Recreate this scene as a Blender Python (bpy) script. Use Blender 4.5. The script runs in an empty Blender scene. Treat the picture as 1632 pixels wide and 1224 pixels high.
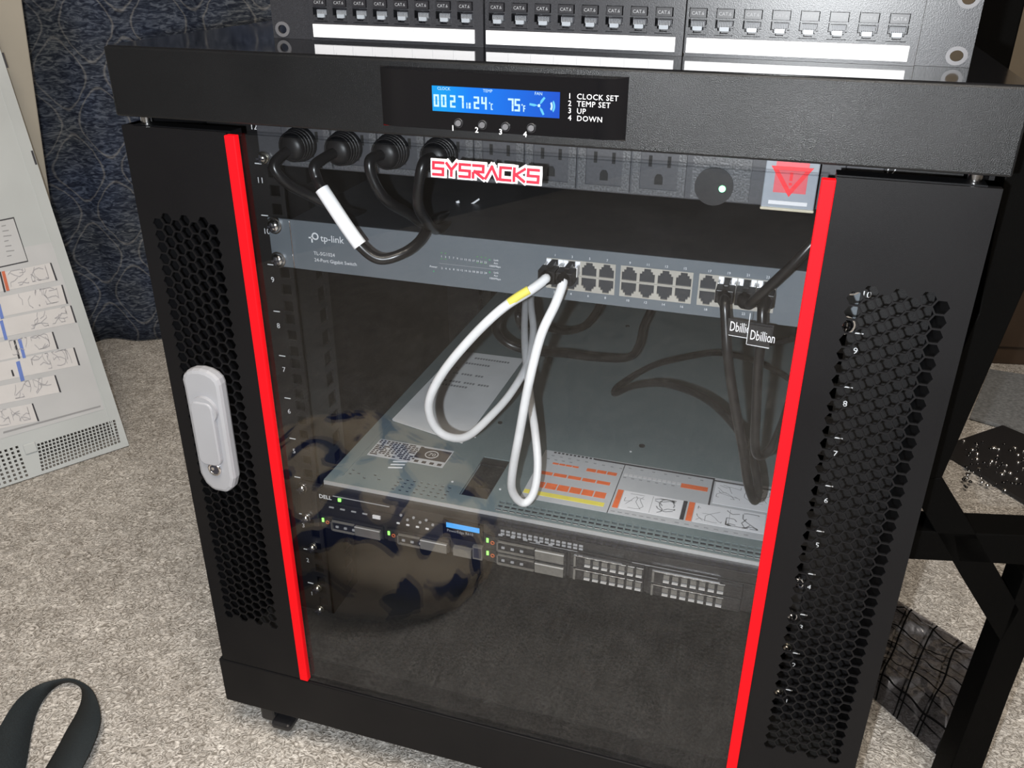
import bpy, math, random
from mathutils import Vector, Matrix, geometry
random.seed(7)
S = bpy.context.scene
COL = S.collection
# ------------------------------------------------------------------ camera
FPX = 1408.7
CAM = Vector((0.18174, -0.5525, 0.64974))
RX = Vector((0.95331575, 0.30195226, 0.00373058))      # right
RD = Vector((0.13916009, -0.42832158, -0.89284662))    # down
RF = Vector((-0.26799917, 0.85168389, -0.45034542))    # forward
cd = bpy.data.cameras.new('camera'); co = bpy.data.objects.new('camera', cd); COL.objects.link(co)
cd.sensor_width = 36; cd.lens = FPX / 1632 * 36; cd.clip_start = 0.01
co.matrix_world = Matrix(((RX.x, -RD.x, -RF.x, CAM.x), (RX.y, -RD.y, -RF.y, CAM.y), (RX.z, -RD.z, -RF.z, CAM.z), (0, 0, 0, 1)))
S.camera = co
S.view_settings.view_transform = 'Standard'; S.view_settings.look = 'None'
S.view_settings.gamma = 1; S.view_settings.use_curve_mapping = False
S.view_settings.exposure = 0.0
# ------------------------------------------------------------------ light
wd = bpy.data.worlds.new('world'); S.world = wd; wd.use_nodes = True
wd.node_tree.nodes['Background'].inputs[0].default_value = (1, .95, .90, 1)
wd.node_tree.nodes['Background'].inputs[1].default_value = 0.05
def lamp(name, kind, energy, color, loc, size, rot=(0, 0, 0)):
    l = bpy.data.lights.new(name, kind); l.energy = energy; l.color = color
    if kind == 'AREA': l.size = size
    else: l.shadow_soft_size = size
    o = bpy.data.objects.new(name, l); COL.objects.link(o); o.location = loc; o.rotation_euler = rot
    return o
# the phone's flash, just beside the lens
lamp('phone_flash', 'POINT', 26, (.95, .98, 1.0), CAM - RX * .032 + RD * .014 - RF * .004, .004)
# warm ceiling lamp of the room
lamp('ceiling_light', 'AREA', 52, (1, .87, .72), (.35, -.85, 2.18), 1.0)

# ------------------------------------------------------------------ pixel -> point helpers
def ray(px, py): return RF + RX * ((px - 816) / FPX) + RD * ((py - 612) / FPX)
def at(px, py, ax, v):
    d = ray(px, py); return CAM + d * ((v - CAM[ax]) / d[ax])
def atp(px, py, p0, n):
    d = ray(px, py); return CAM + d * ((Vector(p0) - CAM).dot(n) / d.dot(n))
FZ = -0.105

# ------------------------------------------------------------------ materials
M = {}
def nt(name):
    m = bpy.data.materials.new(name); m.use_nodes = True; M[name] = m
    return m, m.node_tree, m.node_tree.nodes['Principled BSDF']
def setp(b, color=None, rough=.5, metal=0, spec=.5, coat=0, em=None, es=1):
    if color: b.inputs['Base Color'].default_value = (*color, 1)
    b.inputs['Roughness'].default_value = rough; b.inputs['Metallic'].default_value = metal
    b.inputs['Specular IOR Level'].default_value = spec; b.inputs['Coat Weight'].default_value = coat
    if em: b.inputs['Emission Color'].default_value = (*em, 1); b.inputs['Emission Strength'].default_value = es
def N(t, typ, **kw):
    n = t.nodes.new(typ)
    for k, v in kw.items():
        if k in n.inputs: n.inputs[k].default_value = v
        else: setattr(n, k, v)
    return n
def ramp(t, fac, stops):
    r = t.nodes.new('ShaderNodeValToRGB'); e = r.color_ramp.elements
    while len(e) < len(stops): e.new(.5)
    for i, (p, c) in enumerate(stops): e[i].position = p; e[i].color = (*c, 1)
    t.links.new(fac, r.inputs[0]); return r
def coords(t, kind='Object'):
    return t.nodes.new('ShaderNodeTexCoord').outputs[kind]
def bump(t, b, h, strength, dist):
    bp = N(t, 'ShaderNodeBump', Strength=strength, Distance=dist); t.links.new(h, bp.inputs['Height']); t.links.new(bp.outputs[0], b.inputs['Normal'])
def simple(name, color, rough=.5, metal=0, spec=.5, coat=0, em=None, es=1, nscale=60, namt=.12, bmp=0):
    m, t, b = nt(name); setp(b, color, rough, metal, spec, coat, em, es)
    nz = N(t, 'ShaderNodeTexNoise', Scale=nscale, Detail=3); t.links.new(coords(t), nz.inputs['Vector'])
    lo = tuple(c * (1 - namt) for c in color); hi = tuple(min(1, c * (1 + namt)) for c in color)
    r = ramp(t, nz.outputs[0], [(.3, lo), (.7, hi)]); t.links.new(r.outputs[0], b.inputs['Base Color'])
    if bmp: bump(t, b, nz.outputs[0], bmp, .0005)
    return m
def powder(name, color, rough, sc=1400, st=.5, smudge=.1, spec=.5):
    m, t, b = nt(name); setp(b, color, rough, spec=spec)
    v = N(t, 'ShaderNodeTexNoise', Scale=sc, Detail=2); t.links.new(coords(t), v.inputs['Vector'])
    bump(t, b, v.outputs[0], st, .0004)
    n2 = N(t, 'ShaderNodeTexNoise', Scale=9, Detail=5); t.links.new(coords(t), n2.inputs['Vector'])
    r = N(t, 'ShaderNodeMapRange'); r.inputs[1].default_value = .35; r.inputs[2].default_value = .7; r.inputs[3].default_value = rough - smudge; r.inputs[4].default_value = rough + smudge
    t.links.new(n2.outputs[0], r.inputs[0]); t.links.new(r.outputs[0], b.inputs['Roughness'])
powder('black_powder', (.0055, .0055, .0065), .5, sc=2600, st=.25, spec=.19)
powder('black_speckle', (.006, .0065, .0075), .36, sc=1900, st=.6, spec=.4)
powder('gloss_black', (.004, .004, .005), .07, sc=300, st=.02, smudge=.03, spec=.8)
powder('rail_black', (.006, .006, .007), .5, st=.3)
powder('grey_face', (.125, .145, .165), .45, sc=1500, st=.15)
powder('switch_case', (.035, .038, .044), .4, sc=1500, st=.2)
powder('steel', (.165, .212, .222), .42, sc=400, st=.08, smudge=.06)
powder('desk_black', (.0015, .0015, .0015), .6, spec=.06)
simple('inner_dark', (.006, .006, .006), .7)
simple('black_plastic', (.014, .014, .016), .38, nscale=400, bmp=.15)
simple('black_rubber', (.007, .007, .008), .42, spec=.35)
simple('cord_black', (.006, .006, .007), .3, spec=.45)
simple('pdu_plastic', (.085, .088, .095), .38, nscale=700, namt=.5, bmp=.5)
simple('pdu_body', (.06, .062, .07), .4, nscale=500)
simple('patch_grey', (.028, .029, .034), .34, nscale=1500, namt=.35, bmp=.15)
simple('slot_grey', (.12, .12, .13), .4)
simple('patch_dark', (.02, .02, .024), .35)
simple('white_label', (.85, .86, .9), .4, nscale=20, namt=.03)
simple('white_print', (.75, .77, .8), .5, namt=.02)
simple('grey_print', (.30, .31, .33), .6, namt=.02)
simple('pale_print', (.42, .42, .45), .6, namt=.02)
simple('dark_print', (.03, .03, .04), .6, namt=.02)
simple('green_print', (.05, .45, .16), .6, namt=.02)
simple('orange_print', (.85, .17, .045), .5, namt=.1)
simple('yellow_print', (.85, .75, .12), .5, namt=.06)
simple('blue_print', (.13, .22, .62), .5, namt=.1)
simple('rust_print', (.6, .14, .06), .5, namt=.1)
simple('paper', (.9, .91, .92), .7, nscale=30, namt=.05)
simple('sticker', (.66, .66, .68), .55, nscale=30, namt=.04)
simple('sheet_grey', (.53, .55, .58), .5, nscale=12, namt=.06)
simple('red', (.90, .004, .010), .6, spec=.15, nscale=6, namt=.1)
simple('badge_red', (.75, .02, .045), .4, namt=.05)
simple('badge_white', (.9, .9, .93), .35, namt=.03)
simple('handle_grey', (.33, .34, .37), .38, nscale=15, namt=.06)
simple('chrome', (.75, .75, .76), .16, metal=1, namt=.05)
simple('nickel', (.6, .58, .52), .25, metal=1)
simple('gold', (.7, .5, .2), .3, metal=1)
simple('port_beige', (.40, .38, .34), .45, namt=.06)
simple('glint_metal', (.8, .8, .8), .5, metal=.6, namt=.03)  # pale metal that paints flash glints on edges and ribs
simple('port_dark', (.035, .035, .042), .35)
simple('cable_white', (.74, .75, .77), .38, nscale=40, namt=.08)
simple('tape_white', (.92, .93, .95), .5, namt=.02)
simple('lid_alu', (.50, .54, .56), .38, nscale=8, namt=.07)
simple('beige_board', (.45, .42, .36), .5, nscale=6, namt=.06)
simple('webbing', (.012, .018, .022), .75, nscale=1200, namt=.5, bmp=.6)
simple('grey_cloth', (.17, .18, .19), .9, nscale=200, namt=.3, bmp=.5)
simple('dark_wood', (.045, .028, .017), .5, nscale=8, namt=.4)
simple('wood_edge', (.12, .075, .045), .5, nscale=8, namt=.3)
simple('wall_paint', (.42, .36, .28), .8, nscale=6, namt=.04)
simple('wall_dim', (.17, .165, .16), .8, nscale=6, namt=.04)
simple('lamp_white', (.8, .8, .8), .5, namt=.02)
simple('amber', (.55, .13, .04), .4, namt=.1)
simple('smoked', (.13, .125, .115), .25, spec=.8)
def emit(name, c, s, base=(.02, .02, .02)):
    m, t, b = nt(name); setp(b, base, .3, em=c, es=s)
emit('led_green', (.25, 1, .12), 2.6)
emit('led_dim', (.15, .8, .15), .35)
emit('led_mint', (.25, 1, .45), 4.5)
emit('lcd_blue', (.04, .42, 1), 1.0)
emit('lcd_digit', (.62, .93, 1), 1.0)
emit('lcd_faint', (.1, .62, 1), 1.0)
# lcd backlight: cyan on the left, blue on the right, as the lit panel itself is
m, t, b = nt('lcd_back'); setp(b, (.005, .005, .01), .4, spec=.1)
sx = N(t, 'ShaderNodeSeparateXYZ'); t.links.new(coords(t), sx.inputs[0])
mr = N(t, 'ShaderNodeMapRange'); mr.inputs[1].default_value = -.039; mr.inputs[2].default_value = .044
t.links.new(sx.outputs[0], mr.inputs[0])
r = ramp(t, mr.outputs[0], [(0, (0, .36, .9)), (.25, (0, .22, .95)), (1, (0, .075, .62))])
t.links.new(r.outputs[0], b.inputs['Emission Color']); b.inputs['Emission Strength'].default_value = 1.0
# red warning sticker
simple('warn_red', (.80, .02, .03), .4, namt=.05)
simple('warn_pink', (.62, .10, .12), .4, namt=.05)
simple('cover_clear', (.30, .33, .37), .25, spec=.6, namt=.08)
simple('cover_edge', (.55, .5, .38), .3)
# glass: a see-through pane that mirrors more at grazing angles, with a little dust
def glass(name, tint, f0, dust, rough=.0):
    m, t, b = nt(name); t.nodes.remove(b); out = t.nodes['Material Output']
    lw = N(t, 'ShaderNodeLayerWeight', Blend=.5)
    p = N(t, 'ShaderNodeMath', operation='POWER'); t.links.new(lw.outputs['Facing'], p.inputs[0]); p.inputs[1].default_value = 5
    ma = N(t, 'ShaderNodeMath', operation='MULTIPLY_ADD'); t.links.new(p.outputs[0], ma.inputs[0]); ma.inputs[1].default_value = 1 - f0; ma.inputs[2].default_value = f0
    tr = N(t, 'ShaderNodeBsdfTransparent'); tr.inputs[0].default_value = (*tint, 1)
    gl = N(t, 'ShaderNodeBsdfGlossy', Roughness=rough)
    df = N(t, 'ShaderNodeBsdfDiffuse'); df.inputs[0].default_value = (.8, .82, .9, 1)
    nz = N(t, 'ShaderNodeTexNoise', Scale=14, Detail=4, Distortion=1.2); t.links.new(coords(t), nz.inputs['Vector'])
    mr = N(t, 'ShaderNodeMapRange'); mr.inputs[1].default_value = .5; mr.inputs[2].default_value = .78; mr.inputs[3].default_value = dust * .25; mr.inputs[4].default_value = dust * 2.5
    t.links.new(nz.outputs[0], mr.inputs[0])
    mx = N(t, 'ShaderNodeMixShader'); t.links.new(mr.outputs[0], mx.inputs[0]); t.links.new(tr.outputs[0], mx.inputs[1]); t.links.new(df.outputs[0], mx.inputs[2])
    m2 = N(t, 'ShaderNodeMixShader'); t.links.new(ma.outputs[0], m2.inputs[0]); t.links.new(mx.outputs[0], m2.inputs[1]); t.links.new(gl.outputs[0], m2.inputs[2])
    t.links.new(m2.outputs[0], out.inputs[0]); return m
glass('door_glass', (.95, .96, .97), .034, .0010)
# carpet
m, t, b = nt('carpet'); setp(b, (.4, .36, .32), .95, spec=.1)
c = coords(t)
n1 = N(t, 'ShaderNodeTexNoise', Scale=120, Detail=5, Distortion=3.2); t.links.new(c, n1.inputs['Vector'])
n2 = N(t, 'ShaderNodeTexNoise', Scale=34, Detail=5, Roughness=.7); t.links.new(c, n2.inputs['Vector'])
r1 = ramp(t, n1.outputs[0], [(.34, (.30, .275, .245)), (.48, (.56, .53, .495)), (.62, (.86, .83, .79))])
r2 = ramp(t, n2.outputs[0], [(.34, (.72, .71, .70)), (.6, (1, 1, 1))])
mx = N(t, 'ShaderNodeMix', data_type='RGBA', blend_type='MULTIPLY'); mx.inputs[0].default_value = 1
t.links.new(r1.outputs[0], mx.inputs[6]); t.links.new(r2.outputs[0], mx.inputs[7]); t.links.new(mx.outputs[2], b.inputs['Base Color'])
bump(t, b, n1.outputs[0], .9, .006)
# curtain damask
m, t, b = nt('damask'); setp(b, (.03, .04, .06), .8, spec=.3)
uv = coords(t, 'UV'); sp = N(t, 'ShaderNodeSeparateXYZ'); 
nd = N(t, 'ShaderNodeTexNoise', Scale=45, Detail=3); t.links.new(uv, nd.inputs['Vector'])
ad = N(t, 'ShaderNodeMix', data_type='RGBA', blend_type='LINEAR_LIGHT'); ad.inputs[0].default_value = .004
t.links.new(uv, ad.inputs[6]); t.links.new(nd.outputs['Color'], ad.inputs[7]); t.links.new(ad.outputs[2], sp.inputs[0])
def mth(op, a, bb=None, cc=None):
    n = N(t, 'ShaderNodeMath', operation=op)
    for i, x in enumerate((a, bb, cc)):
        if x is None: continue
        if isinstance(x, (int, float)): n.inputs[i].default_value = x
        else: t.links.new(x, n.inputs[i])
    return n.outputs[0]
cu = mth('COSINE', mth('MULTIPLY', sp.outputs[0], 2 * math.pi / .13))
cv = mth('COSINE', mth('MULTIPLY', sp.outputs[1], 2 * math.pi / .17))
f = mth('ADD', cu, cv)
d1 = mth('ABSOLUTE', mth('SUBTRACT', mth('ABSOLUTE', f), .33))
line = mth('SUBTRACT', 1, mth('MULTIPLY', d1, 9)); line = mth('MAXIMUM', line, 0)
mp = N(t, 'ShaderNodeMapping'); mp.inputs['Scale'].default_value = (55, 150, 1); t.links.new(uv, mp.inputs[0])
ns = N(t, 'ShaderNodeTexNoise', Scale=1, Detail=3, Distortion=1.5); t.links.new(mp.outputs[0], ns.inputs['Vector'])
n3 = N(t, 'ShaderNodeTexNoise', Scale=7, Detail=2); t.links.new(uv, n3.inputs['Vector'])
rb = ramp(t, ns.outputs[0], [(.36, (.012, .017, .030)), (.50, (.042, .052, .070)), (.66, (.135, .148, .165))])
rn = ramp(t, n3.outputs[0], [(.35, (.55, .7, 1.1)), (.65, (1, 1, 1))])
m1 = N(t, 'ShaderNodeMix', data_type='RGBA', blend_type='MULTIPLY'); m1.inputs[0].default_value = .8; t.links.new(rb.outputs[0], m1.inputs[6]); t.links.new(rn.outputs[0], m1.inputs[7])
m2 = N(t, 'ShaderNodeMix', data_type='RGBA'); t.links.new(mth('MULTIPLY', line, mth('MULTIPLY', ns.outputs[0], 1.0)), m2.inputs[0]); t.links.new(m1.outputs[2], m2.inputs[6]); m2.inputs[7].default_value = (.27, .27, .27, 1)
t.links.new(m2.outputs[2], b.inputs['Base Color']); bump(t, b, ns.outputs[0], .5, .003)
# print of the stand-in heap: navy shapes on tan
m, t, b = nt('standin_print'); setp(b, (.5, .4, .3), .9)
nz = N(t, 'ShaderNodeTexNoise', Scale=12, Detail=1, Distortion=1.8); t.links.new(coords(t), nz.inputs['Vector'])
r = ramp(t, nz.outputs[0], [(.0, (.85, .72, .56)), (.545, (.85, .72, .56)), (.56, (.02, .04, .17)), (1, (.02, .04, .17))])
t.links.new(r.outputs[0], b.inputs['Base Color'])
# esd bag: clear grey film with a printed black grid
m, t, b = nt('bag_film'); t.nodes.remove(b); out = t.nodes['Material Output']
uv = coords(t, 'UV'); sp = N(t, 'ShaderNodeSeparateXYZ'); t.links.new(uv, sp.inputs[0])
def gl1(o): 
    fr = mth('FRACT', mth('MULTIPLY', o, 1 / .034)); return mth('LESS_THAN', mth('ABSOLUTE', mth('SUBTRACT', fr, .5)), .032)
gm = mth('MAXIMUM', gl1(sp.outputs[0]), gl1(sp.outputs[1]))
tr = N(t, 'ShaderNodeBsdfTransparent'); tr.inputs[0].default_value = (.64, .64, .66, 1)
gs = N(t, 'ShaderNodeBsdfGlossy', Roughness=.18); gs.inputs[0].default_value = (.9, .92, 1, 1)
a = N(t, 'ShaderNodeMixShader'); a.inputs[0].default_value = .24; t.links.new(tr.outputs[0], a.inputs[1]); t.links.new(gs.outputs[0], a.inputs[2])
bk = N(t, 'ShaderNodeBsdfDiffuse'); bk.inputs[0].default_value = (.004, .004, .004, 1)
b2 = N(t, 'ShaderNodeMixShader'); t.links.new(gm, b2.inputs[0]); t.links.new(a.outputs[0], b2.inputs[1]); t.links.new(bk.outputs[0], b2.inputs[2])
t.links.new(b2.outputs[0], out.inputs[0])

# ------------------------------------------------------------------ mesh builder
class MB:
    def __init__(s): s.v = []; s.f = []; s.m = []; s.mats = []; s.sm = []; s.uv = None
    def mi(s, mat):
        if mat not in s.mats: s.mats.append(mat)
        return s.mats.index(mat)
    def add(s, vs, fs, mat, smooth=False):
        o = len(s.v); s.v += [tuple(v) for v in vs]; k = s.mi(mat)
        for f in fs: s.f.append(tuple(i + o for i in f)); s.m.append(k); s.sm.append(smooth)
        return s
    def box(s, x0, x1, y0, y1, z0, z1, mat, T=None):
        vs = [(x, y, z) for x in (x0, x1) for y in (y0, y1) for z in (z0, z1)]
        if T: vs = [T(*v) for v in vs]
        return s.add(vs, [(0, 1, 3, 2), (4, 6, 7, 5), (0, 4, 5, 1), (2, 3, 7, 6), (0, 2, 6, 4), (1, 5, 7, 3)], mat)
    def quad(s, pts, mat): return s.add(pts, [tuple(range(len(pts)))], mat)
    def prism(s, pts, off, mat):
        n = len(pts); off = Vector(off); a = [Vector(p) for p in pts]; b = [p + off for p in a]
        return s.add(a + b, [tuple(range(n)), tuple(range(2 * n - 1, n - 1, -1))] + [(i, i + n, (i + 1) % n + n, (i + 1) % n) for i in range(n)], mat)
    def cyl(s, c, d, r, mat, n=20, r2=None, smooth=True):
        c = Vector(c); d = Vector(d); z = d.normalized(); u = z.orthogonal().normalized(); w = z.cross(u); r2 = r if r2 is None else r2
        vs = [c + (u * math.cos(2 * math.pi * i / n) + w * math.sin(2 * math.pi * i / n)) * r for i in range(n)] + [c + d + (u * math.cos(2 * math.pi * i / n) + w * math.sin(2 * math.pi * i / n)) * r2 for i in range(n)]
        s.add(vs, [(i, (i + 1) % n, (i + 1) % n + n, i + n) for i in range(n)], mat, smooth)
        return s.add(vs, [tuple(range(n - 1, -1, -1)), tuple(range(n, 2 * n))], mat)
    def ring(s, c, d, r0, r1, mat, n=18):
        c = Vector(c); z = Vector(d).normalized(); u = z.orthogonal().normalized(); w = z.cross(u); d = Vector(d)
        def cc(r, o): return [c + o + (u * math.cos(2 * math.pi * i / n) + w * math.sin(2 * math.pi * i / n)) * r for i in range(n)]
        vs = cc(r0, d * 0) + cc(r1, d * 0) + cc(r1, d) + cc(r0, d); fs = []
        for k in range(4):
            k2 = (k + 1) % 4
            fs += [(k * n + i, k * n + (i + 1) % n, k2 * n + (i + 1) % n, k2 * n + i) for i in range(n)]
        return s.add(vs, fs, mat, True)
    def dome(s, c, d, r, h, mat, n=16, k=5):
        c = Vector(c); z = Vector(d).normalized(); u = z.orthogonal().normalized(); w = z.cross(u); vs = []; fs = []
        for j in range(k):
            a = j / k * math.pi / 2
            vs += [c + z * (h * math.sin(a)) + (u * math.cos(2 * math.pi * i / n) + w * math.sin(2 * math.pi * i / n)) * (r * math.cos(a)) for i in range(n)]
        vs.append(c + z * h)
        for j in range(k - 1): fs += [(j * n + i, j * n + (i + 1) % n, (j + 1) * n + (i + 1) % n, (j + 1) * n + i) for i in range(n)]
        fs += [((k - 1) * n + i, (k - 1) * n + (i + 1) % n, k * n) for i in range(n)]
        return s.add(vs, fs, mat, True)
    def tube(s, pts, r, mat, n=12, sub=8, flat=1.0):
        P = smooth_path(pts, sub) if sub > 1 else [Vector(p) for p in pts]
        L = len(P); rr = r if callable(r) else (lambda q: r); vs = []; fs = []
        t0 = (P[1] - P[0]).normalized(); u = t0.orthogonal().normalized()
        for i, p in enumerate(P):
            tt = (P[min(i + 1, L - 1)] - P[max(i - 1, 0)]).normalized(); u = (u - tt * u.dot(tt)).normalized(); w = tt.cross(u); q = rr(i / (L - 1))
            vs += [p + (u * math.cos(2 * math.pi * k / n) + w * math.sin(2 * math.pi * k / n) * flat) * q for k in range(n)]
        for i in range(L - 1): fs += [(i * n + k, i * n + (k + 1) % n, (i + 1) * n + (k + 1) % n, (i + 1) * n + k) for k in range(n)]
        s.add(vs, fs, mat, True)
        s.add(vs[:n], [tuple(range(n - 1, -1, -1))], mat); return s.add(vs[-n:], [tuple(range(n))], mat)
    def plate(s, outer, holes, th, T, mat, wallmat=None):
        """flat plate (2D outline, 2D convex holes) of thickness th; T(u, v, w) -> world, w=0 is the face, w=th the back"""
        wallmat = wallmat or mat; V2 = []; E = []
        for loop in [outer] + holes:
            o = len(V2); V2 += [Vector(p) for p in loop]; E += [(o + i, o + (i + 1) % len(loop)) for i in range(len(loop))]
        v, e, f, *_ = geometry.delaunay_2d_cdt(V2, E, [], 0, 1e-7)
        cen = [(sum(p[0] for p in h) / len(h), sum(p[1] for p in h) / len(h), h) for h in holes]
        cell = {}; g = max([max(math.hypot(p[0] - cx, p[1] - cy) for p in h) for cx, cy, h in cen] + [1e-3]) * 2.2
        for c in cen: cell.setdefault((int(c[0] // g), int(c[1] // g)), []).append(c)
        def inside(x, y, h):
            sg = None
            for i in range(len(h)):
                a, b = h[i], h[(i + 1) % len(h)]; q = (b[0] - a[0]) * (y - a[1]) - (b[1] - a[1]) * (x - a[0])
                if sg is None: sg = q > 0
                elif (q > 0) != sg: return False
            return True
        F = []
        for tri in f:
            x = sum(v[i][0] for i in tri) / 3; y = sum(v[i][1] for i in tri) / 3; i0, j0 = int(x // g), int(y // g)
            hit = False
            for a in (-1, 0, 1):
                for b in (-1, 0, 1):
                    for c in cell.get((i0 + a, j0 + b), ()):
                        if inside(x, y, c[2]): hit = True
            if not hit: F.append(tuple(tri))
        s.add([T(p[0], p[1], 0) for p in v], F, mat); s.add([T(p[0], p[1], th) for p in v], [tuple(reversed(q)) for q in F], mat)
        for loop in [outer] + holes:
            n = len(loop)
            s.add([T(p[0], p[1], 0) for p in loop] + [T(p[0], p[1], th) for p in loop], [(i, i + n, (i + 1) % n + n, (i + 1) % n) for i in range(n)], wallmat)
        return s
    def text(s, body, size, O, X, Y, mat, align='LEFT', offset=0, shear=0, sx=1, space=1):
        cu = bpy.data.curves.new('t', 'FONT'); cu.body = body; cu.size = size; cu.align_x = align; cu.offset = offset; cu.shear = shear; cu.resolution_u = 2; cu.space_character = space
        o = bpy.data.objects.new('t', cu); me = bpy.data.meshes.new_from_object(o)
        O = Vector(O); X = Vector(X).normalized(); Y = Vector(Y).normalized()
        s.add([O + X * (v.co.x * sx) + Y * v.co.y for v in me.vertices], [tuple(p.vertices) for p in me.polygons], mat)
        bpy.data.objects.remove(o); bpy.data.curves.remove(cu); bpy.data.meshes.remove(me); return s
    def build(s, name, parent=None, bevel=0, label=None):
        me = bpy.data.meshes.new(name); me.from_pydata(s.v, [], s.f)
        for q in s.mats: me.materials.append(M[q])
        me.polygons.foreach_set('material_index', s.m); me.polygons.foreach_set('use_smooth', s.sm)
        if s.uv:
            l = me.uv_layers.new(name='UVMap')
            for lp in me.loops: l.data[lp.index].uv = s.uv[lp.vertex_index]
        me.validate(); me.update()
        o = bpy.data.objects.new(name, me); COL.objects.link(o)
        if parent: o.parent = parent; o.matrix_parent_inverse = Matrix.Translation(-Vector(PLOC(parent)))
        if bevel:
            b = o.modifiers.new('bevel', 'BEVEL'); b.width = bevel; b.segments = 2; b.limit_method = 'ANGLE'; b.angle_limit = .7
        if label: o['label'] = label
        return o
def PLOC(o):
    v = Vector(o.location)
    while o.parent: o = o.parent; v = v * 1 + (Vector(o.location) if o.type == 'EMPTY' and o.get('_r') else Vector((0, 0, 0)))
    return v
def smooth_path(pts, sub):
    P = [Vector(p) for p in pts]; out = []
    for i in range(len(P) - 1):
        a = P[max(i - 1, 0)]; b = P[i]; c = P[i + 1]; d = P[min(i + 2, len(P) - 1)]
        for k in range(sub):
            u = k / sub; out.append(.5 * ((2 * b) + (c - a) * u + (2 * a - 5 * b + 4 * c - d) * u * u + (3 * b - a - 3 * c + d) * u ** 3))
    out.append(P[-1]); return out
def thing(name, label, cat, loc, group=None):
    o = bpy.data.objects.new(name, None); COL.objects.link(o); o.location = loc; o.empty_display_size = .05
    o['label'] = label; o['category'] = cat
    if group: o['group'] = group
    return o
def tag(o, label, cat, group=None):
    o['label'] = label; o['category'] = cat
    if group: o['group'] = group
    return o
def struct(o): o['kind'] = 'structure'; return o
def hexa(cx, cz, r, flat=True):
    return [(cx + r * math.cos(math.radians(60 * k)), cz + r * math.sin(math.radians(60 * k))) for k in range(6)]
def rect(x0, x1, z0, z1): return [(x0, z0), (x1, z0), (x1, z1), (x0, z1)]
X, Y, Z = Vector((1, 0, 0)), Vector((0, 1, 0)), Vector((0, 0, 1))

# ================================================================== room
E1 = Vector((.866, .5, 0)); E2 = Vector((-.5, .866, 0))
def RM(s_, t_, z): return E1 * s_ + E2 * t_ + Z * z
def rbox(s0, s1, t0, t1, z0, z1, mat, name):
    return struct(MB().box(s0, s1, t0, t1, z0, z1, mat, T=RM).build(name))
rbox(-1.7, 3.3, -2.4, 1.5, FZ - .05, FZ, 'carpet', 'floor')
rbox(-1.7, 3.3, 1.38, 1.46, FZ, 2.3, 'wall_paint', 'wall_back')
rbox(-1.7, -1.62, -2.4, 1.38, FZ, 2.3, 'wall_dim', 'wall_left')
rbox(3.2, 3.3, -2.4, 1.38, FZ, 2.3, 'wall_dim', 'wall_right')
rbox(-1.62, 3.2, -2.4, -2.32, FZ, 2.3, 'wall_dim', 'wall_front')
rbox(-1.7, 3.3, -2.4, 1.46, 2.3, 2.35, 'lamp_white', 'ceiling')
# curtain
mb = MB(); nu, nv = 150, 40; uvs = []
for j in range(nv + 1):
    for i in range(nu + 1):
        s_ = -1.45 + 1.97 * i / nu; z = FZ + .004 + 2.3 * j / nv
        w = .014 * math.sin(s_ * 31) + .009 * math.sin(s_ * 53 + 1) + .004 * math.sin(z * 9 + s_ * 7)
        if i == 0 and j == 0: pass
        mb.v.append(tuple(RM(s_, 1.245 + w, z))); uvs.append((s_ * 1.05, z))
for j in range(nv):
    for i in range(nu):
        a = j * (nu + 1) + i; mb.f.append((a, a + 1, a + nu + 2, a + nu + 1)); mb.m.append(0); mb.sm.append(True)
mb.mats = ['damask']; mb.uv = uvs
o = mb.build('curtain'); sd = o.modifiers.new('s', 'SOLIDIFY'); sd.thickness = .003
tag(o, 'navy damask curtain with grey ogee pattern hanging to the carpet behind the cabinet', 'curtain')

# ================================================================== rack cabinet
CAB = thing('rack_cabinet', 'black network rack cabinet with glass door, red trim strips and blue display', 'cabinet', (0, .4, FZ))
D = .78
# top cover
MB().box(-.2995, .2995, 0, D, .5315, .58, 'black_speckle').build('top_cover', CAB, bevel=.0015)
MB().box(-.2975, .2975, .0022, D - .002, .5800, .5806, 'gloss_black').build('top_panel', CAB)
MB().box(-.302, .302, 0, D, -.058, -.002, 'black_powder').build('plinth', CAB, bevel=.0012)
for sx_ in (-1, 1):
    x0, x1 = sorted((sx_ * .2955, sx_ * .2925))
    MB().box(x0, x1, .024, D, -.002, .5315, 'black_powder').build('side_panel', CAB)
MB().box(-.2925, .2925, D - .004, D, -.002, .5315, 'black_powder').build('back_panel', CAB)
mb = MB().box(-.2925, .2925, .03, D - .005, -.002, .0, 'inner_dark')
mb.build('base_panel', CAB)
for (x, y) in ((-.28, .027), (.28, .027), (.055, .027), (-.27, .027)):
    pass
# hinge pin, door stops in the gap
for x in (-.283, .283):
    MB().cyl((x, .012, .522), (0, 0, .0095), .004, 'chrome').build('hinge_pin', CAB)
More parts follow.
